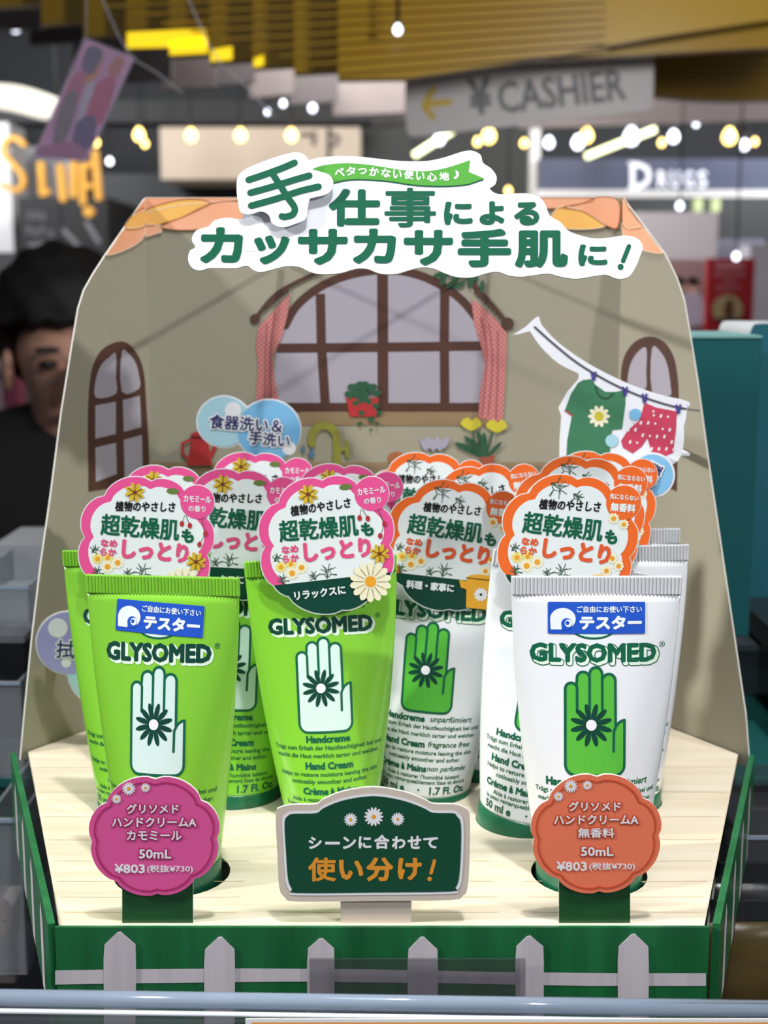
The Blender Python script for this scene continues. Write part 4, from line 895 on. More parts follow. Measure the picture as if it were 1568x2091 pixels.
box('shelf_board', -0.10, 0.4, -0.06, 0.2, 0.0, 0.0118, mat('black_shelf_board', (30, 38, 42), 0.35, 0.2), sb); box('front_lip', -0.10, 0.4, -0.062, -0.06, -0.004, 0.0118, M_dark, sb)
block('shelf_riser', 1470, 1900, 1318, 1420, 0.70, 0.2, mat('dark_navy_riser', (22, 34, 40), 0.5, 0.3, 8), 'dark navy riser below the shelf board at the right edge', 'riser', (mat('grey_riser_lip', (60, 70, 76), 0.4), 0.003))
def pouch(px, pt, pb, w_, Y, c, label, edge=M_silver, name='foil_pouch', cat='pouch'):
    p0 = at(px, pt, Y); p1 = at(px, pb, Y); r_ = tag(empty(name, (p0.x, Y, p1.z)), label, cat); h = p0.z - p1.z; V = []; F = []; n = 10
    for i in range(9):
        t = i / 8; th = 0.008 * sin(pi * (0.08 + 0.84 * t)) ** 0.6
        for k in range(2 * n): q = 2 * pi * k / (2 * n); V.append((w_ / 2 * cos(q) * (1 - 0.04 * sin(pi * t)), th * sin(q), h * t))
    for i in range(8):
        for k in range(2 * n): k2 = (k + 1) % (2 * n); F.append((i * 2 * n + k, i * 2 * n + k2, (i + 1) * 2 * n + k2, (i + 1) * 2 * n + k))
    F += [tuple(range(2 * n))[::-1], tuple(8 * 2 * n + k for k in range(2 * n))]
    meshobj('pouch_body', V, F, c, r_, smooth=True); box('top_seal', -w_ / 2, w_ / 2, -0.001, 0.001, h, h + 0.008, edge, r_); return r_
block('shelf_riser', 1500, 1900, 1588, 1606, 0.62, 0.16, M_glasse, 'teal glass shelf edge right of the display, above the amber packs', 'shelf edge')
for k in range(4): block('amber_pack', 1522 + k * 17, 1536 + k * 17, 1618, 1646, 0.64, 0.03, mat('dim_amber_card', (150, 104, 44), 0.4, 0.3, 80), ('leftmost', 'second', 'third', 'rightmost')[k] + ' small amber pack in the row below the teal glass edge', 'pack', (M_dark, 0.001), 'amber packs at the right edge')
block('shelf_riser', 1515, 1900, 1650, 1702, 0.62, 0.16, M_dark, 'black riser under the row of amber packs', 'riser')
organiser(1512, 1900, 1706, 1775, 0.50, 0.58, 'grey clear tray at the right edge beside the green side panel', M_acrd)
pouch(1560, 1800, 2020, 0.055, 0.50, mat('black_foil', (36, 36, 36), 0.3, 0.3, 60, bump=0.4), 'black foil pouch lying in the shade at lower right', M_dark)
pouch(1520, 1880, 2090, 0.035, 0.47, mat('olive_amber_foil', (96, 78, 34), 0.3, 0.5, 60, bump=0.4, c2=(36, 34, 22)), 'olive amber foil pouch in front of the black pouch at lower right', M_dark)

# ================================================================== ceiling graphics and hanging things
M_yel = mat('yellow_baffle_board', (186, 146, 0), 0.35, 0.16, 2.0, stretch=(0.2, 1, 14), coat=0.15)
M_yel2 = mat('bright_yellow_acrylic', (250, 214, 30), 0.3, 0.1, 6, emit=0.9)
bf = tag(empty('yellow_ceiling_baffle', (0, 2.4, 2.2)), 'stepped yellow slatted canopy hanging across the top of the picture', 'canopy')
ST = [(-260, 28, 30), (84, 50, 44), (171, 75, 62), (257, 100, 84), (345, 116, 96), (428, 128, 108), (516, 139, 116), (600, 150, 122), (690, 160, 130)]
for k, (x, yb, _) in enumerate(ST):
    Y = 2.0 + 0.10 * (8 - k); pl_ = YP(Y); e = [(x, yb), (1700, yb - (1700 - x) * 0.055), (1700, -420), (x, -420)]
    if k == 8: e = [(x, 162), (830, 160), (1040, 128), (1335, 76), (1700, 20), (1700, -420), (x, -420)]
    card('baffle_board', e, lambda u, v, h=0, p=pl_: p(u, v, h) - bf.location, 0.03, M_yel, bf, M_yel)
for (x0, x1, y0, y1) in ((259, 420, 62, 98), (346, 424, 80, 112), (430, 474, 98, 125), (518, 538, 116, 137)):  # bright yellow pieces at the board ends, given a glow of their own
    pl_ = YP(1.99); card('bright_panel', [(x0, y0 + 4), (x1, y0 - 4), (x1, y1 - 4), (x0, y1)], lambda u, v, h=0, p=pl_: p(u, v, h) - bf.location, 0.004, M_yel2, bf, M_yel2)
for k in range(9):
    y = 150 - 17 * k; pl_ = YP(1.975); card('baffle_rib', [(690 - k * 60, y), (1240, y - 46), (1240, y - 49), (690 - k * 60, y - 3)], lambda u, v, h=0, p=pl_: p(u, v, h) - bf.location, 0.012, M_yel, bf, M_yel)
bf2 = tag(empty('yellow_ceiling_panel', (1.0, 3.2, 2.3)), 'yellow ribbed ceiling panel right of the hanging cashier sign', 'canopy')
pl_ = YP(3.0); card('panel_board', [(1240, 150), (1334, 196), (1420, 204), (1500, 206), (1750, 200), (1750, -420), (1240, -420)], lambda u, v, h=0: pl_(u, v, h) - bf2.location, 0.04, mat('ochre_yellow_panel', (190, 148, 4), 0.35, 0.16, 2.0, stretch=(0.2, 1, 14), coat=0.15), bf2)
for k in range(10):
    y = 190 - 19 * k; pl3 = YP(2.985); card('panel_rib', [(1338, y), (1750, y - 6), (1750, y - 9), (1338, y - 3)], lambda u, v, h=0, p=pl3: p(u, v, h) - bf2.location, 0.02, M_yel, bf2, M_yel)
# grey stepped battens under the yellow canopy (receding louvre ends)
gb = tag(empty('grey_ceiling_louvre', (-0.6, 4.0, 2.5)), 'grey stepped louvre boards receding under the yellow canopy', 'ceiling louvre')
M_grey = [mat('warm_grey_louvre', (118, 108, 108), 0.6, 0.3, 6), mat('dark_grey_louvre', (84, 78, 80), 0.6, 0.3, 6)]
for k, (x0, x1, y0, y1) in enumerate([(-200, 84, 20, 66), (60, 172, 44, 92), (150, 262, 60, 128), (200, 350, 92, 170), (330, 440, 110, 185), (420, 520, 122, 176), (510, 600, 132, 200), (590, 690, 140, 214), (680, 860, 150, 236), (760, 850, 160, 262)]):
    pl_ = YP(4.0 + 0.12 * k); card('louvre_board', [(x0, y1), (x1, y1 - 8), (x1, y0), (x0, y0)], lambda u, v, h=0, p=pl_: p(u, v, h) - gb.location, 0.03, M_grey[k % 2], gb, M_grey[1])
pl_ = YP(5.4); card('louvre_board', [(1060, 262), (1750, 240), (1750, 196), (1060, 205)], lambda u, v, h=0, p=pl_: p(u, v, h) - gb.location, 0.03, M_grey[0], gb, M_grey[1])
# cashier sign
cs = tag(empty('cashier_sign', (at(1080, 120, 2.3).x, 2.3, at(1080, 120, 2.3).z)), 'white hanging cashier sign with yellow arrow and grey letters, tilted under the yellow canopy', 'sign')
csp = YP(2.3); csm = lambda x, y, h=0: csp(x, y, h) - cs.location
card('sign_board', [(828, 158), (1336, 74), (1334, 200)] + smooth_loop([(1333, 212), (1328, 222), (1314, 228)], 3, False) + [(850, 279), (838, 278), (831, 270), (826, 220)], csm, 0.008, mat('white_sign_board', (226, 222, 226), 0.4, 0.04), cs)
a = Art(csm, up=False, h0=0.0006, step=0.0003); Mlg = mat('grey_sign_ink', (122, 124, 134), 0.5)
a.line([(866, 217), (884, 182)], 12, mat('yellow_arrow_ink', (232, 198, 40), 0.5), 1); a.line([(866, 217), (884, 240)], 12, MATS['yellow_arrow_ink'], 1); a.line([(868, 214), (918, 208)], 13, MATS['yellow_arrow_ink'], 1)
a.text('¥', 980, 196, 48, 76, Mlg, 1, bold=2.5, rot=R(6)); a.text('CASHIER', 1146, 186, 262, 66, Mlg, 1, bold=1.6, rot=R(6.5)); a.build('sign_lettering', cs)
tube_path('hanger_wire', [at(880, 152, 2.3) - cs.location, at(880, -300, 2.3) - cs.location], 0.0015, M_silver, cs); tube_path('hanger_wire', [at(1270, 90, 2.3) - cs.location, at(1270, -300, 2.3) - cs.location], 0.0015, M_silver, cs)
# hanging pink card in plastic
hcY = 1.05; hg = tag(empty('hanging_card', at(172, 200, hcY)), 'blurred pink and violet promo card in a clear sleeve, hanging tilted at upper left', 'promo card'); hp = YP(hcY); hm = lambda x, y, h=0: hp(x, y, h) - hg.location
card('card_sheet', [(175, 80), (272, 118), (176, 328), (70, 318)], hm, 0.0012, mat('mauve_card_print', (226, 160, 190), 0.4, 0.4, 40, c2=(150, 120, 156)), hg)
a = Art(hm, up=False)
for pts, c, nm in (([(180, 96), (210, 106), (190, 150), (166, 146)], (74, 76, 104), 'slate_blue_patch'), ([(190, 108), (212, 112), (190, 170), (168, 160)], (206, 132, 70), 'orange_patch'), ([(236, 116), (254, 124), (236, 158), (220, 150)], (188, 110, 84), 'rust_patch'), ([(146, 160), (178, 150), (150, 230), (118, 250)], (186, 96, 120), 'rose_patch'), ([(196, 172), (236, 160), (210, 250), (176, 238)], (190, 70, 110), 'raspberry_patch'), ([(130, 200), (160, 190), (136, 280), (108, 290)], (112, 100, 100), 'taupe_patch'), ([(160, 246), (196, 240), (186, 300), (148, 300)], (70, 52, 110), 'violet_patch'), ([(86, 300), (150, 290), (176, 322), (80, 316)], (170, 100, 140), 'mauve_patch'), ([(176, 176), (196, 168), (170, 240), (158, 236)], (190, 186, 196), 'pale_patch')):
    a.fill(smooth_loop(pts, 3), mat(nm, c, 0.5, 0.3, 90), 1 + (len(nm) % 3))
a.build('card_print', hg); card('clear_sleeve', [(172, 74), (280, 116), (180, 336), (64, 324)], lambda x, y, h=0: hm(x, y, h + 0.002), 0.0004, clear('plastic_sleeve', (190, 185, 200), 0.9), hg, M_acre)
tube_path('string', [hm(176, 80), hm(176, -420)], 0.0005, M_silver, hg)
# plastic hang strings catching light
for (x0, y0, x1, y1) in ((270, 120, 372, 190), (450, 130, 560, 240)):
    o = tube_path('plastic_strip', [at(x0 - 90, y0 - 190, 1.4), at(x0 - 30, y0 - 50, 1.4), at(x0, y0, 1.4), at((x0 + x1) / 2, (y0 + y1) / 2 - 6, 1.4), at(x1, y1, 1.4)], 0.0009, clear('thin_clear_strip', (200, 200, 210), 0.7))
    tag(o, 'short clear plastic strip, right of the hanging promo card' if x0 < 300 else 'longer clear plastic strip under the yellow canopy steps', 'plastic strip')

# ================================================================== far shops
def slab(name, px0, px1, pt, pb, Y, d, m, label, cat, parts=None, group=None, floor=False):
    p0 = at(px0, pt, Y); p1 = at(px1, pb, Y)
    if floor: p1.z = 0.0
    r_ = tag(empty(name, ((p0.x + p1.x) / 2, Y + d / 2, p1.z)), label, cat, group)
    box('panel', -(p1.x - p0.x) / 2, (p1.x - p0.x) / 2, -d / 2, d / 2, 0, p0.z - p1.z, m, r_); return r_
def artc(root, Y, **k): pl_ = YP(Y); return Art(lambda x, y, h=0: pl_(x, y, h + 0.002) - root.location, up=False, h0=0.002, step=0.002)
slab('ceiling_beam', -100, 760, 205, 250, 7.2, 0.2, mat('black_beam', (14, 14, 18), 0.6, 0.3), 'black beam above the bulbs on the far shop front', 'beam')
slab('shop_wall_panel', 205, 780, 355, 640, 7.5, 1.4, mat('blue_black_panel', (28, 31, 41), 0.5, 0.25, 3), 'blue-black shop wall left of the headline sign', 'wall panel', floor=True)
slab('shop_wall_panel', 735, 1095, 245, 620, 7.8, 0.2, mat('green_black_panel', (34, 38, 34), 0.5, 0.3, 3), 'green-black shop wall between the bulbs and the dark fascia', 'wall panel')
M_beige = mat('lit_beige_panel', (200, 184, 166), 0.5, 0.18, 1.5, emit=0.1, c2=(150, 134, 118))
ls = slab('lit_sign_panel', 326, 736, 260, 366, 7.0, 0.5, M_beige, 'glowing beige signboard behind the row of warm bulbs', 'signboard'); a = artc(ls, 7.0); Mdk = mat('dark_sign_ink', (70, 58, 54), 0.5)
a.line([(616, 275), (634, 275)], 9, Mdk, 1); a.line([(641, 272), (641, 294)], 9, Mdk, 1); a.line(smooth_loop([(676, 274), (690, 280), (688, 292), (676, 298)], 3, False), 8, Mdk, 1); a.fill([(668, 262), (676, 262), (676, 366), (668, 366)], mat('black_beam', (14, 14, 18)), 2); a.build('sign_lettering', ls)
# chalkboard
cb_ = slab('chalkboard', 36, 222, 402, 522, 6.4, 0.99, mat('chalkboard_black', (14, 14, 17), 0.6, 0.3, 6), 'black chalkboard with smudged grey writing below the gold letters', 'chalkboard'); a = artc(cb_, 6.4); Mch = mat('grey_chalk', (110, 108, 114), 0.8, 0.4, 30)
for (x, y) in ((60, 440), (74, 440), (88, 442), (58, 470), (72, 474), (86, 470), (104, 478)): a.line([(x - 5, y - 6), (x + 5, y - 4), (x - 4, y + 5), (x + 6, y + 7)], 3, Mch, 1)
a.build('chalk_writing', cb_); a = artc(cb_, 6.4); a.line([(130, 470), (150, 490), (168, 512)], 9, Mch, 1); a.line([(178, 456), (202, 494)], 11, Mch, 1); a.line([(60, 500), (120, 495)], 7, Mch, 1); a.build('chalk_writing', cb_)
tag(box('upright_plate', *[at(222, 0, 7.43).x, at(238, 0, 7.43).x], 7.43, 7.5, at(0, 496, 7.43).z, at(0, 448, 7.43).z, Mch), 'small grey upright plate right of the chalkboard', 'plate')
# gold letters
gl = tag(empty('gold_letter_sign', at(120, 340, 5.9)), 'large raised gold letters starting with an S on the far shop front', 'letter sign'); gp = YP(5.9)
M_goldm = mat('gold_letter', (226, 172, 84), 0.35, 0.2, 5, c2=(176, 124, 40), emit=0.12); gm = lambda x, y, h=0: gp(x, y, h) - gl.location
def letter(strokes, wd):
    v, f = union(sum([stroke_polys(s_, wd, True, 10) for s_ in strokes], [])); n = len(v)
    V = [gm(x, y, 0.02) for x, y in v] + [gm(x, y, -0.02) for x, y in v]; cnt = {}
    for p in f:
        for i in range(len(p)): e = (p[i], p[(i + 1) % len(p)]); cnt.setdefault((min(e), max(e)), []).append(e)
    F = list(f) + [tuple(i + n for i in p[::-1]) for p in f]
    for es in cnt.values():
        if len(es) == 1: q, w_ = es[0]; F.append((w_, q, q + n, w_ + n))
    meshobj('raised_letter', V, F, M_goldm, gl)
letter([smooth_loop([(50, 296), (36, 284), (20, 284), (10, 300), (12, 318), (30, 338), (46, 358), (48, 376), (38, 388), (20, 386), (8, 378)], 4, False)], 10)
letter([[(84, 336), (88, 396)], [(88, 396), (98, 392)]], 13); letter([[(124, 342), (130, 406)]], 15); letter([[(151, 334), (152, 398)]], 15); letter([[(170, 338), (170, 414)], [(170, 338), (184, 336)], [(172, 380), (184, 380)]], 13); letter([[(194, 312), (202, 404)]], 14); letter([[(182, 432), (182.5, 433)]], 22)
# white pillar, cove light, cabinets at left
slab('white_pillar', -200, 34, 250, 640, 6.8, 0.3, mat('white_pillar_paint', (206, 204, 206), 0.5, 0.1, 3), 'white pillar at the left edge behind the gold S', 'pillar')
slab('grey_cabinet', 30, 150, 300, 420, 7.4, 0.2, mat('mid_grey_panel', (150, 150, 156), 0.5, 0.2, 3), 'grey panel behind the gold letters', 'panel', floor=True)
M_cove = mat('cove_light_white', (255, 252, 236), 0.5, 0.02, 3, emit=0.9)
cv = tag(empty('cove_light', at(40, 200, 5.0)), 'bright white curved light cove at the upper left edge', 'cove light'); cvp = YP(5.0)
card('light_diffuser', smooth_loop([(-250, 168), (-100, 168), (20, 172), (80, 186), (118, 200)], 3, False) + smooth_loop([(116, 240), (60, 232), (0, 216), (-100, 204), (-250, 200)], 3, False), lambda x, y, h=0: cvp(x, y, h) - cv.location, 0.15, M_cove, cv, M_cove)
slab('white_cabinet', -250, 88, 515, 606, 3.4, 0.4, mat('white_cabinet_face', (214, 212, 214), 0.5, 0.06, 3), 'white cabinet front at the left edge above the person', 'cabinet')
cbt = slab('merchandise_rack', -250, 110, 606, 905, 3.6, 0.4, mat('blurred_pale_goods', (176, 164, 170), 0.5, 0.5, 9, c2=(120, 112, 118)), 'pale rack of goods at the left edge behind the person', 'rack')
for (x0, x1, y0, y1, c, nm) in ((-20, 24, 626, 652, (206, 80, 50), 'red_orange_pack_card'), (-10, 30, 700, 760, (210, 200, 206), 'pale_pack_card'), (10, 36, 770, 830, (176, 80, 110), 'magenta_pack_card'), (-40, 8, 780, 850, (210, 176, 190), 'blush_pack_card')):
    block('goods_box', x0, x1, y0, y1, 3.35, 0.08, mat(nm, c, 0.5, 0.2, 20), {'r': 'red-orange', 'p': 'pale white', 'm': 'magenta', 'b': 'blush pink'}[nm[0]] + ' pack on the rack at the left edge', 'pack')
block('display_case', -250, 130, 905, 975, 2.6, 0.3, mat('grey_glass_case', (120, 122, 130), 0.3, 0.3, 12), 'grey glass display case behind the shoulder of the person', 'display case', (M_silver, 0.01))
# right: fascia with lettering
fs = slab('shop_fascia', 1100, 1900, 324, 388, 6.0, 0.1, mat('navy_fascia', (74, 78, 98), 0.4, 0.2, 2, emit=0.12), 'slate navy shop fascia with white serif-like lettering', 'shop sign'); a = artc(fs, 6.0); Mwl = mat('lit_white_letter', (226, 228, 240), 0.4, 0.03, emit=0.15)
a.text('D', 1308, 359, 44, 54, Mwl, 1, bold=1.6); [a.text(ch, x, 366, 21, 35, Mwl, 1, bold=1.3) for ch, x in (('R', 1352), ('U', 1378), ('G', 1406), ('S', 1433))]
a.line([(1282, 333), (1300, 333)], 4, Mwl, 1, caps=False); a.line([(1282, 385), (1300, 385)], 4, Mwl, 1, caps=False); a.build('sign_lettering', fs)
slab('fascia_trim', 1095, 1900, 388, 403, 5.98, 0.08, mat('white_trim_paint', (206, 204, 204), 0.5), 'white trim strip under the navy fascia', 'trim strip')
slab('white_post', 1084, 1097, 250, 640, 6.1, 0.08, mat('white_trim_paint', (206, 204, 204), 0.5), 'narrow white post at the left end of the navy fascia', 'post')
slab('shop_wall_panel', 1100, 1900, 403, 720, 6.9, 0.1, mat('dim_green_panel', (34, 38, 40), 0.5, 0.4, 3), 'dim shop interior wall under the navy fascia', 'wall panel')
for x in (1418, 1454): slab('lit_column', x, x + 16, 403, 432, 6.7, 0.06, mat('lime_lit_strip', (168, 180, 130), 0.5, emit=0.25), 'small lime-lit column under the fascia, ' + ('left one' if x < 1430 else 'right one'), 'column')
slab('shop_wall_panel', 1300, 1459, 433, 640, 5.2, 0.1, mat('pale_grey_panel', (190, 184, 190), 0.5, 0.06, 2), 'pale grey partition left of the red poster', 'wall panel')
pp = slab('photo_poster', 1355, 1450, 530, 800, 5.0, 0.04, mat('dusty_pink_poster', (170, 134, 138), 0.5, 0.2, 3), 'dusty pink poster with two dark-haired figures in pale clothes', 'poster', floor=True); a = artc(pp, 5.0)
for x in (1385, 1414): a.fill(ell(x, 588, 13, 15), mat('skin_print', (206, 160, 150), 0.5), 1); a.fill(ell(x, 574, 12, 9), M_black, 2); a.fill(smooth_loop([(x - 22, 660), (x - 18, 604), (x, 598), (x + 18, 604), (x + 22, 660)], 3), mat('lilac_cloth_print', (180, 168, 190), 0.5), 1)
a.build('poster_print', pp)
rp = slab('red_poster', 1446, 1530, 527, 800, 4.6, 0.03, mat('crimson_poster', (190, 22, 34), 0.4, 0.1, 3), 'red standing poster with pale lettering above a round cream picture', 'poster', floor=True); a = artc(rp, 4.6); Mpl = mat('faded_pink_ink', (206, 130, 140), 0.5)
a.fill([(1460, 538), (1518, 537), (1518, 548), (1460, 549)], Mpl, 1); a.text('MADE FOR', 1488, 560, 62, 12, Mpl, 1, bold=0.4); a.text('YOU', 1488, 575, 26, 11, Mpl, 1, bold=0.4); a.text('DAILY', 1487, 588, 48, 12, Mpl, 1, bold=0.4)
a.fill(ell(1484, 632, 31, 30), mat('cream_poster_print', (206, 182, 136), 0.5, 0.2, 20), 1); a.fill(ell(1486, 634, 9, 18), mat('brown_ink', (110, 60, 20), 0.5), 2); a.fill(ell(1489, 618, 7, 8), mat('brown_ink', (110, 60, 20), 0.5), 2); a.fill([(1456, 650), (1512, 650), (1505, 657), (1462, 657)], M_black, 3); a.build('poster_print', rp)
slab('white_goods_rack', 1532, 1900, 500, 760, 4.9, 0.2, mat('white_goods_mottle', (206, 204, 216), 0.5, 0.4, 14, c2=(150, 146, 160)), 'bright white product rack right of the red poster', 'rack')
ck_ = slab('clutter_shelf', 1456, 1560, 488, 530, 5.4, 0.2, mat('grey_goods_mottle', (110, 110, 122), 0.4, 0.8, 25, c2=(170, 168, 190)), 'cluttered grey goods shelf above the red poster', 'shelf', floor=True)
block('goods_table', 1420, 1700, 700, 900, 3.1, 0.4, mat('mid_grey_panel', (150, 150, 156)), 'grey table top far behind the teal box, under the pink pack', 'table')
block('goods_box', 1502, 1536, 662, 701, 3.2, 0.05, mat('pink_pack_card', (226, 120, 170), 0.5, 0.2, 60), 'small pink and white pack above the teal box', 'pack')

# lamps and bulbs
M_warm = mat('warm_bulb_glow', (255, 214, 120), 0.4, 0.02, emit=6); M_cool = mat('cool_bulb_glow', (235, 240, 255), 0.4, 0.02, emit=4.5); M_socket = mat('black_socket', (24, 22, 22), 0.5)
def bulb(px, py, Y, r, m, label, cat='bulb', cord=True, group=None):
    p = at(px, py, Y); r_ = tag(empty('pendant_bulb' if cat == 'bulb' else 'spot_lamp', p), label, cat, group); pr = [(0.0015, -r * 1.1), (r * .6, -r * .9), (r, -r * .2), (r * .9, r * .4), (r * .45, r * 1.1), (r * .35, r * 1.3)]
    lathe('glowing_bulb', pr, m, r_, 14); lathe('socket', [(r * .45, r * 1.3), (r * .5, r * 1.4), (r * .5, r * 2.4), (r * .15, r * 2.7)], M_socket, r_, 12)
    if cord: tube_path('cord', [(0, 0, r * 2.6), (0, 0, max(0.1, 3.295 - p.z))], 0.003, M_socket, r_, 6)
for i, x in enumerate((390, 491, 595)): bulb(x, 277, 6.6, 0.026, M_warm, ('left', 'middle', 'right')[i] + ' one of three warm bulbs in front of the beige signboard')
bulb(284, 276, 6.6, 0.026, M_warm, 'warm bulb hanging left of the beige signboard'); bulb(296, 294, 7.0, 0.016, M_warm, 'small warm bulb just below the one left of the signboard'); bulb(195, 291, 6.6, 0.018, M_warm, 'warm bulb at the lower corner of the hanging promo card')
for x, y, r_, m, lb in ((975, 290, .015, M_warm, 'small warm bulb under the cashier sign'), (998, 278, .028, M_warm, 'large warm bulb under the right half of the word on the cashier sign'), (1070, 293, .014, M_warm, 'small warm bulb left of the white post'), (1198, 278, .026, M_warm, 'warm bulb above the left end of the fascia'), (1180, 292, .024, M_cool, 'white bulb touching the warm one above the fascia left end'), (1351, 292, .014, M_warm, 'small warm bulb right of the long tube lamp'), (1375, 280, .022, M_cool, 'white bulb between the tube lamp and the big warm bulb'), (1489, 280, .03, M_warm, 'biggest warm bulb above the right part of the fascia'), (1520, 297, .018, M_cool, 'white bulb close below the biggest warm bulb'), (1541, 290, .013, M_warm, 'small warm bulb near the right edge'), (1038, 390, .013, M_warm, 'lone warm bulb above the right roof tiles'), (1121, 292, .02, M_cool, 'white bulb just right of the white post')):
    bulb(x, y, 5.8 + (x * 7 % 5) * 0.09, r_, m, lb)
for x, y, Y, r_, lb in ((31, 52, 4.4, .02, 'bright white ceiling spot at the top left corner'), (812, 61, 1.92, .006, 'white spot glint under the yellow canopy'), (584, 190, 5.0, .010, 'upper of two white spots over the headline'), (578, 212, 5.2, .010, 'lower of two white spots over the headline'), (638, 221, 5.0, .013, 'single white spot right of the pair over the headline'), (546, 229, 5.0, .008, 'faint white spot left of the pair over the headline'), (224, 330, 6.2, .013, 'white spot right of the gold letters'), (1482, 220, 5.6, .014, 'white spot above the fascia, near the right'), (1421, 253, 5.6, .011, 'white spot above the fascia, below the upper one'), (1388, 421, 5.0, .012, 'white-teal spot above the pale grey partition'), (1503, 524, 4.5, .011, 'lilac spot above the red poster'), (127, 505, 6.2, .012, 'white spot on the lower part of the chalkboard')):
    bulb(x, y, Y, r_, M_cool, lb, 'spot lamp', cord=True)
def tubelamp(x0, y0, x1, y1, Y, label):
    p = at(x0, y0, Y); q = at(x1, y1, Y); r_ = tag(empty('tube_lamp', p), label, 'tube lamp')
    tube_path('glowing_tube', [(0, 0, 0), q - p], 0.013, mat('tube_glow', (236, 240, 190), 0.4, 0.02, emit=3.2), r_, 10); tube_path('lamp_housing', [(0, 0.02, 0.02), q - p + Vector((0, 0.02, 0.02))], 0.012, M_socket, r_, 8)
    for e in (Vector((0, .02, .02)), q - p + Vector((0, .02, .02))): tube_path('hanger_rod', [e, (e.x, e.y, 3.295 - p.z)], 0.003, M_socket, r_, 6)
tubelamp(845, 318, 925, 266, 5.6, 'slanting tube lamp under the left part of the cashier sign'); tubelamp(1196, 320, 1338, 264, 5.6, 'long slanting tube lamp above the navy fascia'); bulb(1289, 280, 5.5, .03, M_cool, 'big white bulb over the middle of the long tube lamp')
bulb(897, 285, 5.5, .02, M_cool, 'white bulb over the middle of the slanting tube lamp under the cashier sign')

# ================================================================== the person behind on the left
M_skin = mat('skin', (206, 156, 134), 0.5, 0.1, 12); M_hair = mat('black_hair', (14, 12, 14), 0.7, 0.4, 60, stretch=(4, 4, 0.6)); M_tee = mat('black_cotton', (12, 12, 15), 0.85, 0.3, 60); M_trs = mat('dark_trousers', (30, 32, 40), 0.8, 0.3, 50); M_lens = clear('spectacle_lens', (190, 180, 176), 0.85); M_wire = mat('thin_metal_frame', (90, 84, 84), 0.3, metal=0.6)
pY = 1.9; hp_ = at(124, 770, pY)
pe = tag(empty('person', (hp_.x, pY, 0.0)), 'person with short black hair, thin glasses and black t-shirt, head bowed, behind the display', 'person')
hz = hp_.z
def skin_body(name, verts, edges, radii, m, parent, root=0, sub=2):
    me = bpy.data.meshes.new(name); me.from_pydata(verts, edges, []); o = link(bpy.data.objects.new(name, me), parent)
    mo = o.modifiers.new('skin', 'SKIN'); mo.use_smooth_shade = True; sv = me.skin_vertices[0].data
    for i, r_ in enumerate(radii): sv[i].radius = r_ if isinstance(r_, tuple) else (r_, r_); sv[i].use_root = i == root
    ss = o.modifiers.new('sub', 'SUBSURF'); ss.levels = sub; ss.render_levels = sub
    bpy.context.view_layer.update(); dg = bpy.context.evaluated_depsgraph_get(); m2 = bpy.data.meshes.new_from_object(o.evaluated_get(dg)); o.modifiers.clear(); o.data = m2; m2.materials.clear(); m2.materials.append(m)
    for p in m2.polygons: p.use_smooth = True
    return o
k = hz / 1.43                     # scale of the figure so that the head meets the photo
V = [(0, 0, .86), (0, 0, 1.0), (0, -.005, 1.14), (0, .0, 1.29), (0, -.01, 1.345), (0, -.035, 1.385), (0, -.05, 1.43), (0, -.05, 1.475), (0, -.048, 1.515)]
Rr = [(.135, .10), (.118, .09), (.125, .095), (.12, .085), (.052, .052), (.044, .05), (.06, .078), (.076, .092), (.055, .07)]
E_ = [(i, i + 1) for i in range(8)]
def limb(parent_i, pts, rs):
    p = parent_i
    for q, r_ in zip(pts, rs): V.append(q); Rr.append(r_); E_.append((p, len(V) - 1)); p = len(V) - 1
    return p
for s in (-1, 1):
    h_ = limb(3, [(s * .165, .0, 1.28), (s * .225, .0, 1.13), (s * .245, -.02, .98), (s * .20, -.16, .94), (s * .14, -.26, .95), (s * .12, -.32, .95)], [.05, .046, .040, .034, .026, (.02, .034)])
    b = V[h_]
    for dx, l in ((-.03, .055), (-.012, .068), (.008, .072), (.026, .06)):
        limb(h_, [(b[0] + dx * .8, b[1] - .035, b[2] - .004), (b[0] + dx, b[1] - .035 - l * .55, b[2] - .014), (b[0] + dx, b[1] - .035 - l, b[2] - .032)], [.009, .0085, .007])
    limb(h_, [(b[0] - s * .035, b[1] + .0, b[2] - .01), (b[0] - s * .045, b[1] - .03, b[2] - .02)], [.011, .009])
    limb(0, [(s * .095, .0, .76), (s * .10, -.01, .46), (s * .10, .02, .10), (s * .10, -.03, .04), (s * .105, -.12, .03)], [.085, .058, .042, .036, .03])
Vs = [(x * k, y * k, z * k) for x, y, z in V]; Rs = [tuple(q * k for q in r_) if isinstance(r_, tuple) else r_ * k for r_ in Rr]
pb_ = skin_body('figure', Vs, E_, Rs, M_skin, pe)
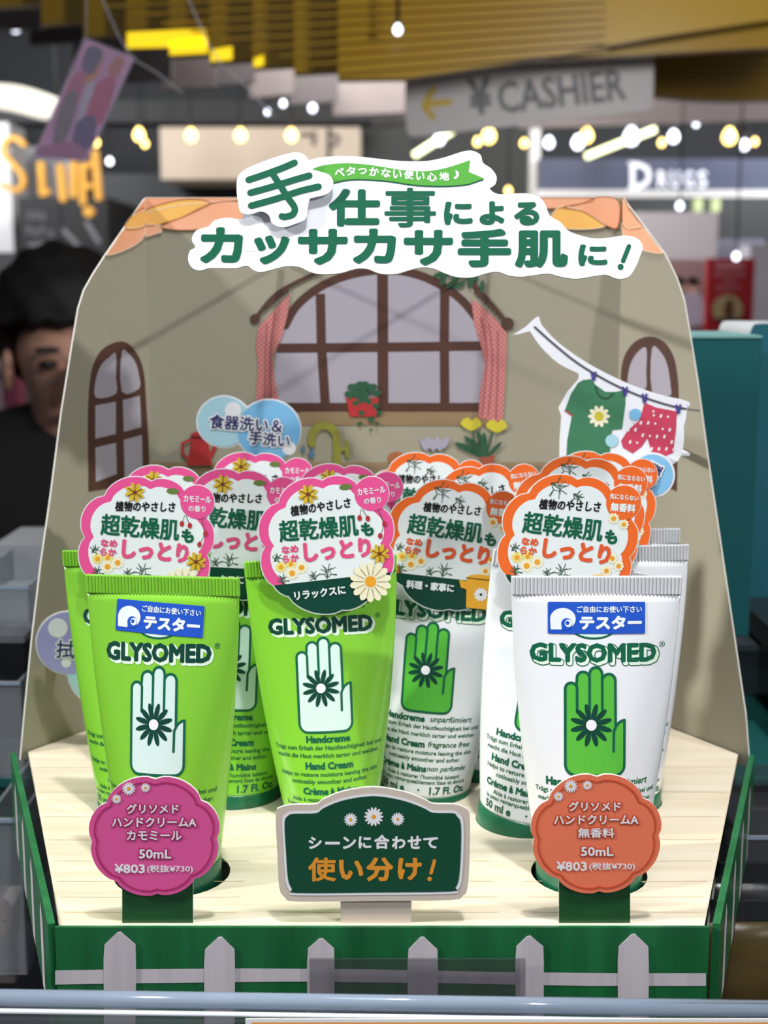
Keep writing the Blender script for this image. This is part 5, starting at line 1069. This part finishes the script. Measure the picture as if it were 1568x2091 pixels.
# clothing
TV = [(0, 0, .84), (0, 0, 1.0), (0, -.005, 1.14), (0, -.01, 1.28), (0, -.018, 1.405)]; TR = [(.155, .12), (.135, .105), (.142, .112), (.145, .118), (.066, .066)]; TE = [(0, 1), (1, 2), (2, 3), (3, 4)]
for s in (-1, 1): n = len(TV); TV += [(s * .17, 0, 1.29), (s * .228, 0, 1.15), (s * .238, -.005, 1.07)]; TR += [.064, .064, .066]; TE += [(3, n), (n, n + 1), (n + 1, n + 2)]
skin_body('t_shirt', [(x * k, y * k, z * k) for x, y, z in TV], TE, [tuple(q * k for q in r_) if isinstance(r_, tuple) else r_ * k for r_ in TR], M_tee, pe)
TV = [(0, 0, .92), (0, 0, .84)]; TR = [(.150, .115), (.152, .118)]; TE = [(0, 1)]
for s in (-1, 1): n = len(TV); TV += [(s * .095, 0, .74), (s * .10, -.01, .46), (s * .10, .02, .09)]; TR += [.098, .072, .06]; TE += [(1, n), (n, n + 1), (n + 1, n + 2)]
skin_body('trousers', [(x * k, y * k, z * k) for x, y, z in TV], TE, [tuple(q * k for q in r_) if isinstance(r_, tuple) else r_ * k for r_ in TR], M_trs, pe)
# head: hair cap, fringe, nose, ears, eyes, brows, mouth, glasses
def blob(name, c, r_, m, parent, seg=24, rings=16, fn=None, flat=None):
    bm = bmesh.new(); bmesh.ops.create_uvsphere(bm, u_segments=seg, v_segments=rings, radius=1)
    for v in bm.verts:
        p = v.co.copy()
        if fn: p = fn(p)
        v.co = Vector((c[0] + p.x * r_[0], c[1] + p.y * r_[1], c[2] + p.z * r_[2]))
    me = bpy.data.meshes.new(name); bm.to_mesh(me); bm.free(); me.materials.append(m)
    for p in me.polygons: p.use_smooth = True
    return link(bpy.data.objects.new(name, me), parent)
def hairfn(p):
    if p.y < -0.15 and p.z < 0.12: p.z = 0.12 + (p.z - 0.12) * 0.18 + 0.05 * sin(p.x * 17); p.y *= 0.95
    elif p.z < -0.25: p.z = -0.25 + (p.z + 0.25) * 0.75
    q = 1 + 0.03 * sin(p.x * 13 + p.z * 9) + 0.02 * sin(p.y * 21); return p * q
head = Vector((0, -.047, 1.475)) * k
hair = blob('hair', (0, head.y + .012 * k, head.z + .028 * k), (.098 * k, .116 * k, .112 * k), M_hair, pe, 40, 28, hairfn)
fy = head.y - .098 * k
blob('nose', (0, fy - .004, head.z - .042 * k), (.012 * k, .016 * k, .022 * k), M_skin, pe, 14, 10)
blob('mouth', (0, fy + .004, head.z - .078 * k), (.022 * k, .008 * k, .006 * k), mat('lip', (176, 104, 96), 0.5), pe, 14, 8)
for s in (-1, 1):
    blob('ear', (s * .076 * k, head.y, head.z - .03 * k), (.009 * k, .02 * k, .03 * k), M_skin, pe, 12, 10)
    blob('eye', (s * .031 * k, fy + .010, head.z - .020 * k), (.013 * k, .009 * k, .006 * k), mat('dark_eye', (30, 22, 20), 0.2), pe, 12, 8)
    blob('eyebrow', (s * .032 * k, fy + .006, head.z - .001 * k), (.018 * k, .006 * k, .004 * k), M_hair, pe, 12, 6)
    tube_path('glasses_rim', [(s * .032 * k + .024 * k * cos(a), fy - .010, head.z - .022 * k + .019 * k * sin(a)) for a in [2 * pi * q / 20 for q in range(21)]], .0012, M_wire, pe, 6)
tube_path('glasses_bridge', [(-.009 * k, fy - .010, head.z - .018 * k), (.009 * k, fy - .010, head.z - .018 * k)], .0012, M_wire, pe, 6)
for nm_ in ():
    pass
pe.rotation_euler = (0, 0, R(20))
